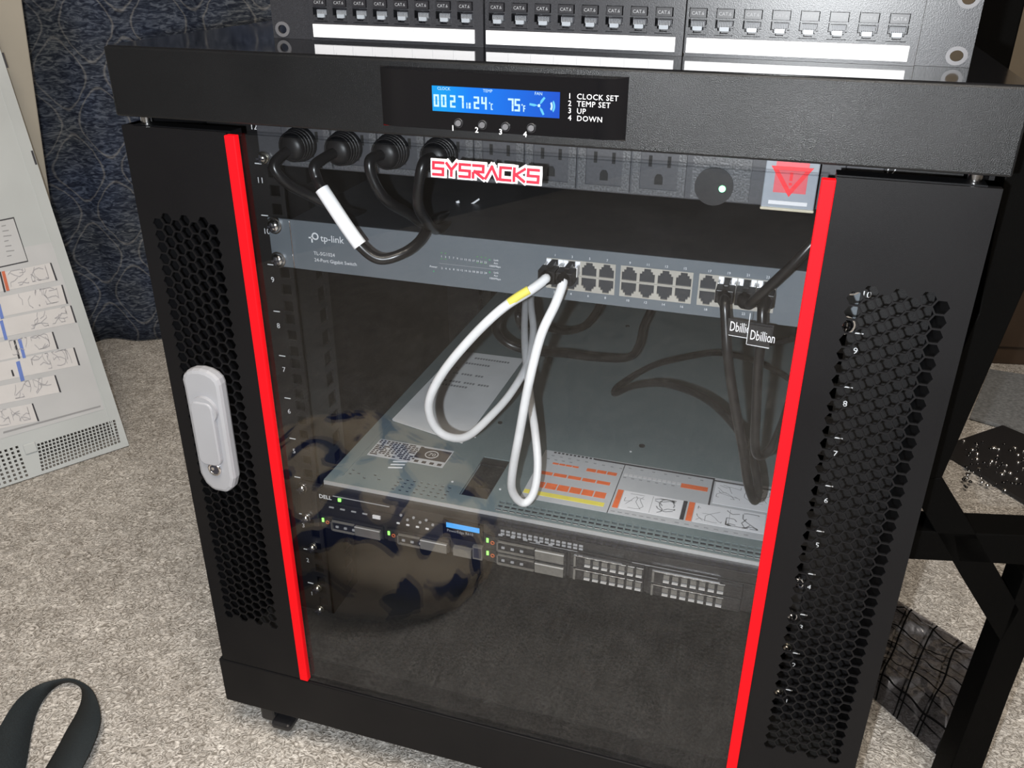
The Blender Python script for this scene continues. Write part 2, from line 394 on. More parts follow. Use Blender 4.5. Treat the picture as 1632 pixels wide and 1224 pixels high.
# rack rails
U = .04445; Z12 = .5247
for sx_ in (-1, 1):
    for back in (0, 1):
        y0 = .094 if not back else .62
        def T(u, v, w, sx_=sx_, y0=y0): return Vector((sx_ * u, y0 + w, v))
        hol = []
        for k in range(12):
            for q in (.00635, .0222, .0381):
                z = Z12 - k * U - q; hol.append(rect(.2280, .2375, z - .0047, z + .0047))
        mb = MB().plate(rect(.2215, .2905, -.001, .5305), hol, .002, T, 'rail_black')
        def T2(u, v, w, sx_=sx_, y0=y0): return Vector((sx_ * (.2235 - w), y0 + (u if not back else -u), v))
        hol = [rect(.034, .048, .012 + k * .0222, .026 + k * .0222) for k in range(23)]
        mb.plate(rect(.0, .056, -.001, .5305), hol, .002, T2, 'rail_black')
        rl = mb.build('rack_rail', CAB)
        if not back:
            mb = MB()
            for k in range(12):
                z = Z12 - k * U
                mb.box(sx_ * .2455 - .0032, sx_ * .2455 + .0032, .0934, .0939, z - .0004, z + .0004, 'white_print')
                mb.text(str(12 - k), .0072, (sx_ * .2455, .0936, z - .0165), X, Z, 'white_print', 'CENTER')
            mb.build('unit_numbers', rl)
# cage bolts left in the rail
def bolt(mb, x, z, y=.0885, r=.0062, mat='nickel'):
    mb.cyl((x, y + .005, z), (0, -.0022, 0), r * 1.18, mat); mb.dome((x, y + .0028, z), (0, -1, 0), r, .0045, mat)
    mb.box(x - .0035, x + .0035, y - .0022, y - .0012, z - .0007, z + .0007, 'dark_print'); mb.box(x - .0007, x + .0007, y - .0022, y - .0012, z - .0035, z + .0035, 'dark_print')
for (x, z) in ((-.2363, .0866), (-.2363, .0331), (-.2363, .0042), (.2363, .0866), (.2363, .0331)):
    mb = MB(); bolt(mb, x, z, r=.0042); mb.build('cage_bolt', CAB)
# casters
for (x, y) in ((-.245, .045), (.245, .045), (-.245, .72), (.245, .72)):
    cs = MB().box(x - .03, x + .03, y - .03, y + .03, -.062, -.058, 'black_plastic').box(x - .014, x + .014, y - .016, y + .016, -.078, -.062, 'black_plastic').build('caster', CAB, bevel=.001)
    w = MB()
    for dx in (-.017, .009):
        w.cyl((x + dx, y + .006, FZ + .0215), (.0085, 0, 0), .0205, 'black_rubber', n=24)
    w.cyl((x - .009, y + .006, FZ + .0215), (.019, 0, 0), .006, 'chrome'); w.build('caster_wheel', cs)
    if y < .1: MB().box(x - .010, x + .012, y - .042, y - .012, FZ + .018, FZ + .027, 'black_plastic').box(x - .03, x - .012, y - .03, y - .006, FZ + .012, FZ + .034, 'black_plastic').build('brake_lever', cs, bevel=.003)
# ---- display
LY = -.0055
P0 = [at(600, 107, 1, LY), at(998, 124, 1, LY), at(996, 229, 1, LY), at(606, 205, 1, LY)]
bx0, bx1 = (P0[0].x + P0[3].x) / 2, (P0[1].x + P0[2].x) / 2; bz0, bz1 = .5375, .5755
def rrect(x0, x1, z0, z1, r, n=4):
    o = []
    for (cx, cz, a0) in ((x1 - r, z1 - r, 0), (x0 + r, z1 - r, 90), (x0 + r, z0 + r, 180), (x1 - r, z0 + r, 270)):
        for k in range(n + 1): a = math.radians(a0 + 90 * k / n); o.append((cx + r * math.cos(a), cz + r * math.sin(a)))
    return o
# bezel: slightly domed towards its right and left ends
mb = MB(); cs_ = []
nx = 24
prof = []
for i in range(nx + 1):
    u = i / nx; x = bx0 + (bx1 - bx0) * u; e = min(u, 1 - u); yy = LY if e > .09 else LY + .0052 * (1 - e / .09) ** 2
    prof.append((x, yy))
vs = [(x, y, bz0 + .001) for x, y in prof] + [(x, y, bz1 - .001) for x, y in prof] + [(x, .0, bz0) for x, y in prof] + [(x, .0, bz1) for x, y in prof]
n1 = nx + 1
mb.add(vs, [(i, i + 1, n1 + i + 1, n1 + i) for i in range(nx)], 'gloss_black', True)
mb.add(vs, [(2 * n1 + i, 2 * n1 + i + 1, i + 1, i) for i in range(nx)] + [(n1 + i, n1 + i + 1, 3 * n1 + i + 1, 3 * n1 + i) for i in range(nx)] + [(0, n1, 3 * n1, 2 * n1), (nx, 2 * n1 + nx, 3 * n1 + nx, n1 + nx)], 'gloss_black')
disp = mb.build('display_panel', CAB)
def dp(px, py, e=0): return at(px, py, 1, LY - e)
a_, b_, c_, d_ = dp(688, 136), dp(892, 147), dp(892, 189), dp(690, 176)
lx0, lx1, lz0, lz1 = (a_.x + d_.x) / 2, (b_.x + c_.x) / 2, (c_.z + d_.z) / 2, (a_.z + b_.z) / 2
MB().box(lx0, lx1, LY - .0003, LY + .0002, lz0, lz1, 'lcd_back').build('lcd_screen', disp)
SEG = {'0': 'abcdef', '1': 'bc', '2': 'abged', '4': 'fgbc', '5': 'afgcd', '7': 'abc', 'C': 'adef', 'F': 'aefg'}
def seg(mb, ch, x, z, w, h, th, mat, y):
    k = .18 * h
    R = {'a': (x, x + w, z + h - th, z + h), 'd': (x, x + w, z, z + th), 'g': (x, x + w, z + h / 2 - th / 2, z + h / 2 + th / 2),
         'f': (x, x + th, z + h / 2, z + h), 'e': (x, x + th, z, z + h / 2), 'b': (x + w - th, x + w, z + h / 2, z + h), 'c': (x + w - th, x + w, z, z + h / 2)}
    for q in SEG[ch]:
        x0, x1, z0, z1 = R[q]; mb.box(x0 + .0001, x1 - .0001, y, y + .0002, z0 + .0001, z1 - .0001, mat)
mb = MB(); sy = LY - .0006; LW = lx1 - lx0; LH = lz1 - lz0; zb = lz0 + LH * .17
def fx(f_): return lx0 + LW * f_
for ch, f0 in (('0', .012), ('0', .072), ('2', .145), ('7', .212)): seg(mb, ch, fx(f0), zb, LW * .045, LH * .50, LH * .085, 'lcd_digit', sy)
for ch, f0 in (('1', .268), ('0', .294)): seg(mb, ch, fx(f0), zb, LW * .018, LH * .24, LH * .055, 'lcd_digit', sy)
for ch, f0 in (('2', .335), ('4', .395), ('7', .605), ('5', .655)): seg(mb, ch, fx(f0), zb, LW * .045, LH * .50, LH * .085, 'lcd_digit', sy)
for ch, f0 in (('C', .462), ('F', .715)):
    seg(mb, ch, fx(f0 + .008), zb, LW * .018, LH * .26, LH * .05, 'lcd_digit', sy); mb.box(fx(f0 - .004), fx(f0 + .004), sy, sy + .0002, zb + LH * .24, zb + LH * .30, 'lcd_digit')
mb.text('CLOCK', LH * .17, (fx(.045), sy, lz1 - LH * .15), X, Z, 'lcd_digit'); mb.text('TEMP', LH * .17, (fx(.41), sy, lz1 - LH * .15), X, Z, 'lcd_digit'); mb.text('FAN', LH * .17, (fx(.81), sy, lz1 - LH * .15), X, Z, 'lcd_digit')
fc = Vector((fx(.845), sy, lz0 + LH * .45))
for a in (175, 55, -60):
    dr = Vector((math.cos(math.radians(a)), 0, math.sin(math.radians(a)))); pr = Vector((-dr.z, 0, dr.x))
    mb.quad([fc + dr * .0008, fc + dr * .0030 + pr * .0009, fc + dr * .0062 + pr * .0006, fc + dr * .0062 - pr * .0007, fc + dr * .0026 - pr * .0006], 'lcd_faint')
mb.cyl(fc, (0, -.0002, 0), .0009, 'lcd_digit')
for R0, mt in ((.0042, 'lcd_digit'), (.0058, 'lcd_faint')):
    cc = Vector((fx(.90), sy, lz0 + LH * .45)); pts = [cc + Vector((R0 * math.cos(a), 0, R0 * math.sin(a))) for a in [math.radians(-38 + 76 * k / 8) for k in range(9)]]
    pts += [cc + Vector(((R0 - .0009) * math.cos(a) - (.0003 if 1 else 0), 0, (R0 - .0002) * math.sin(a) * .85)) for a in [math.radians(30 - 60 * k / 8) for k in range(9)]]
    mb.quad(pts, mt)
mb.build('lcd_digits', disp)
mb = MB()
for i, sline in enumerate(('1  CLOCK SET', '2  TEMP SET', '3  UP', '4  DOWN')):
    p = dp(905, 157 + 11.6 * i, .0002); mb.text(sline, .0046, p, X, Z, 'badge_white', space=1.1)
for i, (px, py) in enumerate(((719, 208), (757, 211), (795, 214), (834, 218))): mb.text(str(i + 1), .0048, dp(px, py, .0002), X, Z, 'badge_white', offset=.00008)
mb.build('printed_legend', disp)
for (px, py) in ((731, 196), (769, 199), (806, 202), (847, 204)):
    p = dp(px, py); MB().cyl(p, (0, -.0012, 0), .0019, 'slot_grey').ring(p, (0, -.0006, 0), .0023, .0031, 'black_plastic').build('display_button', disp)
# ---- door
door = MB().box(-.2965, -.2075, .016, .020, .000, .001, 'black_powder').box(.2075, .2965, .016, .020, .000, .001, 'black_powder').box(-.2965, -.2895, .0012, .02, 0, .525, 'black_powder').box(.2895, .2965, .0012, .02, 0, .525, 'black_powder') \
    .box(-.2965, -.2075, .0062, .020, .519, .525, 'black_powder').box(.2075, .2965, .0062, .020, .519, .525, 'black_powder').box(-.2965, .2965, .0062, .02, -.0005, .0025, 'black_powder').build('door', CAB)
for sx_ in (-1, 1):
    hol = []
    for c_i in range(7):
        cx = .2301 + c_i * .00823
        for k in range(42):
            cz = .0620 + k * .0095 + (.00475 if c_i % 2 else 0)
            if cz < .4605: hol.append(hexa(cx, cz, .00485))
    def T(u, v, w, sx_=sx_): return Vector((sx_ * u, w, v))
    MB().plate(rect(.2075, .2965, 0, .525), hol, .0014, T, 'black_powder').build('perforated_panel', door)
    x0, x1 = sorted((sx_ * .1993, sx_ * .2077))
    MB().box(x0, x1, -.0022, .004, .0008, .5235, 'red').build('red_trim_strip', door, bevel=.0006)
MB().box(-.2000, .2000, .0005, .0050, .0008, .5245, 'door_glass').build('glass_pane', door)
# handle
HX0, HX1, HZ0, HZ1 = -.2745, -.2385, .2165, .3350
cxh = (HX0 + HX1) / 2
out = []
out += [(HX0 + .0005, HZ1 - .020)]
for k in range(9):
    a = math.radians(180 - 22.5 * k); out.append((cxh + .018 * math.cos(a), HZ1 - .012 + .012 * math.sin(a)))
out += [(HX1, HZ1 - .02), (HX1 - .0005, HZ0 + .016), (HX1 - .004, HZ0 + .006), (HX1 - .010, HZ0), (HX0 + .012, HZ0), (HX0 + .005, HZ0 + .006), (HX0 + .001, HZ0 + .016)]
MBh = MB().prism([(x, -.0002, z) for x, z in out], (0, -.012, 0), 'handle_grey')
hd = MBh.build('door_handle', door, bevel=.0035)
inn = rrect(cxh - .0105, cxh + .0105, HZ0 + .030, HZ1 - .028, .006)
MB().prism([(x, -.0115, z) for x, z in inn], (0, -.0055, 0), 'handle_grey').cyl((cxh + .001, -.0105, HZ1 - .036), (0, -.0052, 0), .0125, 'handle_grey', n=28).build('handle_lever', door, bevel=.0012)
MB().cyl((cxh + .001, -.012, HZ0 + .0245), (0, -.0015, 0), .0062, 'chrome', n=24).ring((cxh + .001, -.0125, HZ0 + .0245), (0, -.002, 0), .0045, .0062, 'chrome').cyl((cxh + .001, -.0135, HZ0 + .0245), (0, -.0008, 0), .0042, 'dark_print').cyl((cxh, -.0142, HZ0 + .0255), (0, -.0008, 0), .0015, 'chrome').build('keyhole', door, label='round chrome key lock')
# badge
mb = MB(); bo = at(686, 277, 1, -.0015); bw = at(868, 288, 1, -.0015).x - bo.x
GL = {'S': [[(1, 1), (0, 1), (0, .5), (1, .5), (1, 0), (0, 0)]], 'Y': [[(0, 1), (.5, .48), (1, 1)], [(.5, .48), (.5, 0)]], 'R': [[(0, 1), (1, 1), (1, .5), (.15, .5), (1, 0)], [(0, .35), (0, 0)]],
      'A': [[(-.1, 0), (.5, 1), (1.1, 0)]], 'C': [[(1, 1), (0, 1), (0, 0), (1, 0)]], 'K': [[(0, 1), (0, 0)], [(1, 1), (.15, .5), (1, 0)]]}
cw = (bw - .004) / 8; lay = 0
for mt, hw_, yy in (('badge_white', .0023, -.0008), ('badge_red', .0009, -.0022)):
    for n_, chh in enumerate('SYSRACKS'):
        for line_ in GL[chh]:
            for (ax, az), (bx, bz) in zip(line_, line_[1:]):
                a = Vector((bo.x + .0022 + cw * (n_ + .74 * ax + .04 * az), 0, .5079 + .0080 * az)); b = Vector((bo.x + .0022 + cw * (n_ + .74 * bx + .04 * bz), 0, .5079 + .0080 * bz))
                lay += 1; yy -= .000012; d_ = (b - a).normalized(); pn_ = Vector((-d_.z, 0, d_.x)); a = a - d_ * hw_ * .9; b = b + d_ * hw_ * .9
                mb.prism([a + pn_ * hw_ + Y * yy, b + pn_ * hw_ + Y * yy, b - pn_ * hw_ + Y * yy, a - pn_ * hw_ + Y * yy], (0, .0007, 0), mt)
mb.build('logo_badge', door)

# ================================================================== power strip (U12)
PY = .0885
pdu = thing('power_strip', 'long black rack power strip with sockets at the top of the cabinet', 'power strip', (0, .1, .4815))
MB().box(-.2413, .2413, PY + .002, PY + .005, .4810, .5240, 'pdu_body').box(-.217, .217, PY - .001, PY + .045, .4815, .5235, 'pdu_body').build('housing', pdu, bevel=.001)
for i in range(9):
    x = .0911 - .0402 * i
    if i > 7: continue
    ol = MB().plate(rect(x - .0192, x + .0192, .4835, .5225), [rect(x - .0135, x + .0135, .4875, .5195)], .003, lambda u, v, w: Vector((u, PY - .0042 + w, v)), 'pdu_plastic') \
        .box(x - .0135, x + .0135, PY - .0028, PY - .001, .4875, .5195, 'pdu_body').box(x - .008, x - .0055, PY - .0031, PY - .002, .5035, .5115, 'inner_dark').box(x + .0055, x + .008, PY - .0031, PY - .002, .5035, .5115, 'inner_dark') \
        .prism([(x - .003, PY - .0032, .491), (x + .003, PY - .0032, .491), (x + .003, PY - .0032, .496), (x + .0015, PY - .0032, .4985), (x - .0015, PY - .0032, .4985), (x - .003, PY - .0032, .496)], (0, .001, 0), 'inner_dark') \
        .build('socket', pdu)
p = at(1151, 301, 1, PY - .006)
MB().plate(rect(p.x - .022, p.x + .0185, .4835, .5225), [hexa(p.x - .004, p.z - .001, .0001)], .003, lambda u, v, w: Vector((u, PY - .0042 + w, v)), 'pdu_plastic').cyl((p.x - .006, PY - .004, p.z + .001), (0, -.002, 0), .0135, 'black_plastic', n=32).build('breaker_panel', pdu)
MB().dome((p.x, PY - .0062, p.z), (0, -1, 0), .0024, .002, 'led_mint').build('indicator_light', pdu, label='green indicator light')
# switch guard
g0 = at(1212, 330, 1, .060).x; g1 = at(1296, 337, 1, .060).x; gz = at(1212, 330, 1, .060).z
sw = MB().box(g0, g1, .060, PY - .001, gz, .5228, 'cover_clear').box(g0 - .0004, g1 + .0004, .0585, .0625, gz - .0012, gz + .0008, 'cover_edge').build('switch_guard', pdu, bevel=.0008, label='clear flip-up switch guard with red warning triangle')
gc = (g0 + g1) / 2
mb = MB().box(gc - .0105, gc + .0105, .0594, .0598, gz + .011, .5215, 'warn_pink')
tz = gz + .0085
def tri(w, h, z0, y, mat): mb.prism([(gc - w, y, z0 + h), (gc, y, z0), (gc + w, y, z0 + h)], (0, .0002, 0), mat)
tri(.0135, .0200, tz, .0590, 'warn_red'); tri(.0085, .0125, tz + .0052, .0586, 'warn_pink'); mb.box(gc - .001, gc + .001, .0582, .0586, tz + .011, tz + .0165, 'warn_red').box(gc - .001, gc + .001, .0582, .0586, tz + .008, tz + .0097, 'warn_red')
mb.box(gc - .0125, gc + .0125, .0592, .0598, gz + .003, gz + .0055, 'sticker')
mb.build('warning_sign', sw)
for x in (-.2363, .2363):
    for z in (.4868, .5185):
        mb = MB(); bolt(mb, x, z, y=PY - .004, r=.0045); mb.build('mounting_screw', pdu)

# ------------------------------------------------------------------ power cords
def plug_mb(x, z, y1=PY - .0045):
    mb = MB().box(x - .013, x + .013, y1 - .012, y1, z - .012, z + .012, 'black_rubber')
    return mb
def cord(i, px, py, path, label, tape=None):
    x = at(px, py, 1, .07).x
    # snap to the nearest socket
    x = min([.0911 - .0402 * k for k in range(8)], key=lambda q: abs(q - x))
    z = .502; x -= .006
    t_ = thing('power_cord', label, 'power cord', (x, .07, z), 'power cords plugged into the rack power strip')
    mb = MB().cyl((x, PY - .0045, z), (0, -.016, 0), .0135, 'black_rubber', n=24, r2=.0105)
    mb.dome((x, PY - .0205, z), (0, -1, 0), .0105, .005, 'black_rubber')
    for k in range(4): mb.ring((x, PY - .008 - k * .0035, z), (0, -.0015, 0), .0108, .0138 - k * .0006, 'black_rubber', n=24)
    mb.build('plug', t_)
    pts = [Vector((x, PY - .018, z))] + [at(a, b, 1, y) for a, b, y in path]
    MB().tube(pts, .0042, 'cord_black', sub=10).build('cord', t_)
    if tape:
        pts = [at(a, b, 1, y) for a, b, y in tape]
        MB().tube(pts, .0055, 'tape_white', sub=3, n=14).build('tape_wrap', t_, label='white tape wrap')
cord(0, 448, 235, [(437, 262, .052), (455, 290, .055), (490, 310, .07), (530, 328, .085), (575, 340, .13), (630, 348, .20), (690, 352, .28), (760, 350, .36)], 'leftmost black power cord on the strip, running back under the other cords')
cord(1, 520, 240, [(503, 262, .045), (505, 285, .042), (515, 304, .038), (545, 350, .036), (575, 393, .036), (605, 413, .038), (640, 405, .046), (668, 385, .060), (688, 355, .085), (705, 345, .14), (760, 335, .26)], 'black power cord wrapped with white tape, second from the left', tape=[(513, 301, .038), (530, 327, .0365), (545, 350, .036), (560, 372, .036), (574, 391, .036)])
cord(2, 610, 240, [(590, 255, .052), (594, 285, .050), (615, 318, .055), (650, 340, .075), (690, 362, .10), (740, 352, .18), (800, 345, .27), (820, 325, .36)], 'black power cord left of the one beside the logo badge, curving right')
cord(3, 690, 240, [(676, 258, .050), (668, 290, .046), (666, 325, .048), (678, 350, .060), (695, 366, .09), (730, 357, .15), (790, 352, .25)], 'black power cord nearest the logo badge, dropping almost straight')
# bundle of spare cord with a white tie, lying on the switch
t_ = thing('cord_bundle', 'loose bundle of black cord with white twist tie behind the power cords', 'cord', at(740, 335, 1, .25))
mb = MB()
for k in range(4):
    pts = []
    for q in range(13):
        a = 2 * math.pi * q / 12; cx = 735 + 65 * math.cos(a); cy = 338 - 18 * math.sin(a) + k * 3 - 12 * math.cos(a)
        pts.append(at(cx, cy, 1, .22 + .02 * math.sin(a) + .006 * k))
    mb.tube(pts, .0022, 'cord_black', sub=5, n=8)
mb.build('coiled_cord', t_)
MB().tube([at(712, 341, 1, .19), at(722, 334, 1, .188), at(731, 330, 1, .187), at(729, 320, 1, .187)], .0018, 'tape_white', n=8, sub=4).tube([at(731, 332, 1, .187), at(750, 326, 1, .188), at(764, 317, 1, .19)], .0009, 'tape_white', n=6, sub=4).build('twist_tie', t_)

# ================================================================== network switch (U10)
SY = .091; ZT, ZB = .4352, .3918
net = thing('network_switch', 'grey rack network switch with 24 ports and five cables plugged in', 'switch', (0, .2, ZB))
MB().box(-.2195, .2195, SY + .0015, SY + .20, ZB, ZT, 'switch_case').build('case', net, bevel=.0008)
hol = []
blocks = [(.0075, [.0144, .0281, .0421, .0559], .0628), (.0668, [.0737, .0876, .1015, .1156], .1222), (.1266, [.1338, .1479, .1621, .1761], .1830)]
for x0, c, x1 in blocks: hol.append(rect(x0, x1, .4005, .4255))
MB().plate(rect(-.2195, .2195, ZB, ZT), hol, .0015, lambda u, v, w: Vector((u, SY + w, v)), 'grey_face').build('front_panel', net)
for sx_ in (-1, 1):
    x0, x1 = sorted((sx_ * .2413, sx_ * .2195))
    er = MB().box(x0, x1, SY - .0002, SY + .0018, ZB, ZT, 'grey_face').box(sx_ * .2195 - .0005, sx_ * .2195 + .0005, SY - .0015, SY, ZB + .0005, ZT - .0005, 'chrome').build('mounting_ear', net, bevel=.0004)
    for z in (ZT - .0062, ZB + .0066):
        mb = MB(); bolt(mb, sx_ * .2345, z, y=SY - .005, r=.0062, mat='chrome'); mb.build('mounting_screw', net)
# ports
def rj_shape(cx, z0, z1, up):
    w = .0058; n_ = .0026; m_ = .0042; h1 = (z1 - z0)
    if up: return [(cx - w, z0), (cx + w, z0), (cx + w, z0 + h1 * .62), (cx + m_, z0 + h1 * .62), (cx + m_, z0 + h1 * .80), (cx + n_, z0 + h1 * .80), (cx + n_, z1), (cx - n_, z1), (cx - n_, z0 + h1 * .80), (cx - m_, z0 + h1 * .80), (cx - m_, z0 + h1 * .62), (cx - w, z0 + h1 * .62)]
    return [(x, z0 + z1 - z) for x, z in reversed(rj_shape(cx, z0, z1, True))]
def port_mb(cx, z0, z1, up, y, T=None, mat='port_beige', dark='port_dark', hw=.00695, shell=.0008):
    """one socket: a face frame around an RJ45 opening, walls going in, contacts and a latch"""
    mb = MB(); h = rj_shape(cx, z0 + shell, z1 - shell, up)
    # frame from strips so that the notched opening stays open
    w = .0058; tt = T or (lambda a, b, c: Vector((a, b, c)))
    H0, H1 = z0 + shell, z1 - shell; hh = H1 - H0
    if up: zs = [(H0, H0 + hh * .62, w), (H0 + hh * .62, H0 + hh * .80, .0042), (H0 + hh * .80, H1, .0026)]
    else: zs = [(H1 - hh * .62, H1, w), (H1 - hh * .80, H1 - hh * .62, .0042), (H0, H1 - hh * .80, .0026)]
    for a, b, ww in zs:
        mb.box(cx - hw, cx - ww, y, y + .004, a, b, mat, tt).box(cx + ww, cx + hw, y, y + .004, a, b, mat, tt)
    mb.box(cx - hw, cx + hw, y, y + .004, z0, H0, mat, tt).box(cx - hw, cx + hw, y, y + .004, H1, z1, mat, tt)
    mb.box(cx - hw, cx + hw, y + .011, y + .012, z0, z1, dark, tt)
    mb.box(cx - hw, cx - w, y + .004, y + .011, z0, z1, dark, tt).box(cx + w, cx + hw, y + .004, y + .011, z0, z1, dark, tt)
    # contact block
    if up: mb.box(cx - .0046, cx + .0046, y + .004, y + .011, H0 + hh * .15, H0 + hh * .5, dark, tt)
    else: mb.box(cx - .0046, cx + .0046, y + .004, y + .011, H1 - hh * .5, H1 - hh * .15, dark, tt)
    for k in range(8):
        xx = cx - .0036 + k * .00103; zc = H0 + hh * .1 if not up else H1 - hh * .55
        mb.box(xx - .0002, xx + .0002, y + .0022, y + .0035, H0 + hh * (.12 if up else .42), H0 + hh * (.5 if up else .8), 'grey_print', tt)
    return mb
num = 0
for x0, cxs, x1 in blocks:
    for j, cx in enumerate(cxs):
        lo = (cxs[j - 1] + cx) / 2 if j else x0; hi = (cx + cxs[j + 1]) / 2 if j < 3 else x1
        cc = (lo + hi) / 2; hw = (hi - lo) / 2
        port_mb(cc, .4131, .4255, True, SY - .0004, hw=hw).build('network_port', net)
        port_mb(cc, .4005, .4129, False, SY - .0004, hw=hw).build('network_port', net)
mb = MB(); y = SY - .0003
lo = at(494, 384, 1, SY)
mb.ring((lo.x + .0055, y, .4228), (0, -.0001, 0), .0020, .0033, 'white_print', n=24).box(lo.x + .0015, lo.x + .0028, y, y + .0002, .4170, .4228, 'white_print').box(lo.x - .0008, lo.x + .0035, y, y + .0002, .4205, .4217, 'white_print')
mb.text('tp-link', .0085, (lo.x + .0105, y, .4190), X, Z, 'white_print', offset=.00002)
mb.text('TL-SG1024', .0044, (lo.x + .0025, y, .4062), X, Z, 'white_print'); mb.text('24-Port Gigabit Switch', .0044, (lo.x + .0025, y, .4003), X, Z, 'white_print')
for k in range(12):
    x = -.0815 + k * .00345
    mb.text(str(2 * k + 1), .0024, (x, y, .4163 - .0001 * k), X, Z, 'white_print', 'CENTER'); mb.text(str(2 * k + 2), .0024, (x, y, .4062), X, Z, 'white_print', 'CENTER')
    if k in (0, 1, 9, 10, 11):
        for dz in (.0034, -.0016): mb.box(x - .0006, x + .0006, y, y + .0002, .4163 + dz, .4169 + dz, 'led_dim')
mb.box(-.0835, -.0325, y, y + .0002, .41075, .41105, 'grey_print')
mb.text('Power', .0026, (-.089, y, .4066), X, Z, 'white_print', 'CENTER'); mb.box(-.0895, -.0885, y, y + .0002, .4030, .4038, 'green_print')
for z in (.418, .4075):
    mb.text('Link', .0024, (-.0365, y, z), X, Z, 'white_print'); mb.text('Act', .0024, (-.0365, y, z - .0026), X, Z, 'white_print'); mb.text('1000Mbps', .0024, (-.0405, y, z - .0053), X, Z, 'white_print'); mb.box(-.0405, -.0395, y, y + .0002, z, z + .001, 'green_print')
for bi, (x0, cxs, x1) in enumerate(blocks):
    for j, cx in enumerate(cxs):
        mb.text(str(8 * bi + 2 * j + 1), .0028, (cx, y, .4272), X, Z, 'white_print', 'CENTER'); mb.text(str(8 * bi + 2 * j + 2), .0028, (cx, y, .3965), X, Z, 'white_print', 'CENTER')
mb.build('printed_marks', net)

# ------------------------------------------------------------------ ethernet cables
def plugbody(mb, x, zc, metal=True, y0=SY - .018, boot='black_rubber'):
    mb.box(x - .0057, x + .0057, y0 + .004, SY + .006, zc - .0040, zc + .0036, 'chrome' if metal else 'smoked')
    mb.box(x - .0016, x + .0016, y0 + .006, SY + .004, zc + .0036, zc + .0048, 'black_rubber')
def ether(name, label, x, path, r, cmat, group, boot_d, flat=1.0, sub=9):
    zc = .4188
    t_ = thing(name, label, 'network cable', (x, SY - .02, zc), group)
    mb = MB(); plugbody(mb, x, zc)
    mb.box(x - .0068, x - .0028, SY - .0016, SY - .0006, .4165, .4252, 'badge_white').box(x + .0028, x + .0068, SY - .0016, SY - .0006, .4165, .4252, 'badge_white').box(x - .0068, x - .0052, SY - .010, SY - .0016, .4150, .4232, 'glint_metal').box(x + .0052, x + .0068, SY - .010, SY - .0016, .4150, .4232, 'glint_metal')  # white and pale plates paint the flash glare around the plug
    mb.build('plug_shell', t_, bevel=.0005, label='shiny metal plug shell with its flash glare painted as white plates')
    p0 = Vector((x, SY - .014, zc))
    mb = MB().box(x - .0066, x + .0066, SY - .026, SY - .012, zc - .0055, zc + .0048, 'black_rubber').box(x - .0022, x + .0022, SY - .018, SY - .004, zc + .0030, zc + .0062, 'black_rubber')
    p1 = Vector((x, SY - .024, zc)); q = at(*path[0][:2], 1, path[0][2])
    mb.tube([p1, p1 + Vector((0, -.006, -.001)), q], lambda u: .0055 - .0018 * u, 'black_rubber', sub=6)
    mb.build('boot', t_, bevel=.0008)
    pts = [p1 + Vector((0, -.004, 0))] + [at(a, b, 1, y) for a, b, y in path]
    MB().tube(pts, r, cmat, sub=sub, n=14, flat=flat).build('cable', t_)
    return t_, pts
tw, pts = ether('network_cable', 'white network cable from first port, looping down left over the paper sheet', .0144,
      [(868, 446, .060), (845, 463, .052), (800, 492, .044), (750, 540, .038), (705, 595, .040), (684, 640, .045), (690, 675, .055), (712, 695, .065), (745, 695, .085), (785, 660, .12), (815, 625, .15), (840, 580, .19), (850, 530, .24), (846, 480, .30), (850, 450, .36)], .0037, 'cable_white', 'white network cables', 0)
MB().tube([at(843, 462, 1, .0495), at(828, 471, 1, .0472), at(812, 482, 1, .0455)], .0034, 'yellow_print', n=10, sub=4).build('yellow_marking', tw, label='yellow marking on the sheath')
ether('network_cable', 'white network cable from second port, hanging longest, its loop near the server edge', .0281,
      [(896, 455, .058), (885, 485, .050), (862, 535, .044), (843, 610, .042), (828, 690, .045), (817, 750, .055), (816, 780, .064), (827, 798, .072), (840, 800, .076), (852, 780, .082), (857, 740, .092), (853, 690, .11), (846, 640, .14), (838, 570, .20), (836, 520, .26), (838, 470, .33)], .0037, 'cable_white', 'white network cables', 0)
lb1, _ = ether('network_cable', 'black network cable, leftmost of the black ones, dropping to a long low loop', .1479,
      [(1155, 485, .055), (1157, 520, .050), (1160, 570, .045), (1170, 640, .045), (1183, 710, .050), (1192, 770, .060), (1203, 798, .075), (1208, 770, .095), (1195, 720, .125), (1165, 672, .17), (1120, 633, .22), (1060, 612, .26), (1010, 615, .28), (980, 627, .29), (990, 612, .31), (1040, 583, .35), (1100, 568, .40), (1150, 563, .44), (1210, 578, .46), (1262, 606, .47)], .0037, 'cord_black', 'black network cables', 0)
ether('network_cable', 'black network cable running from its port diagonally up right behind the red strip', .1621,
      [(1193, 486, .058), (1200, 480, .050), (1225, 458, .045), (1260, 425, .043), (1290, 393, .044), (1330, 350, .050), (1362, 318, .060)], .0036, 'cord_black', 'black network cables', 0)
lb2, _ = ether('network_cable', 'black network cable from last port, making a shorter loop beside right red strip', .1761,
      [(1215, 495, .056), (1214, 530, .052), (1208, 590, .050), (1205, 660, .055), (1203, 710, .062), (1210, 726, .072), (1228, 715, .09), (1245, 680, .12), (1262, 630, .17), (1280, 590, .22)], .0036, 'cord_black', 'black network cables', 0)
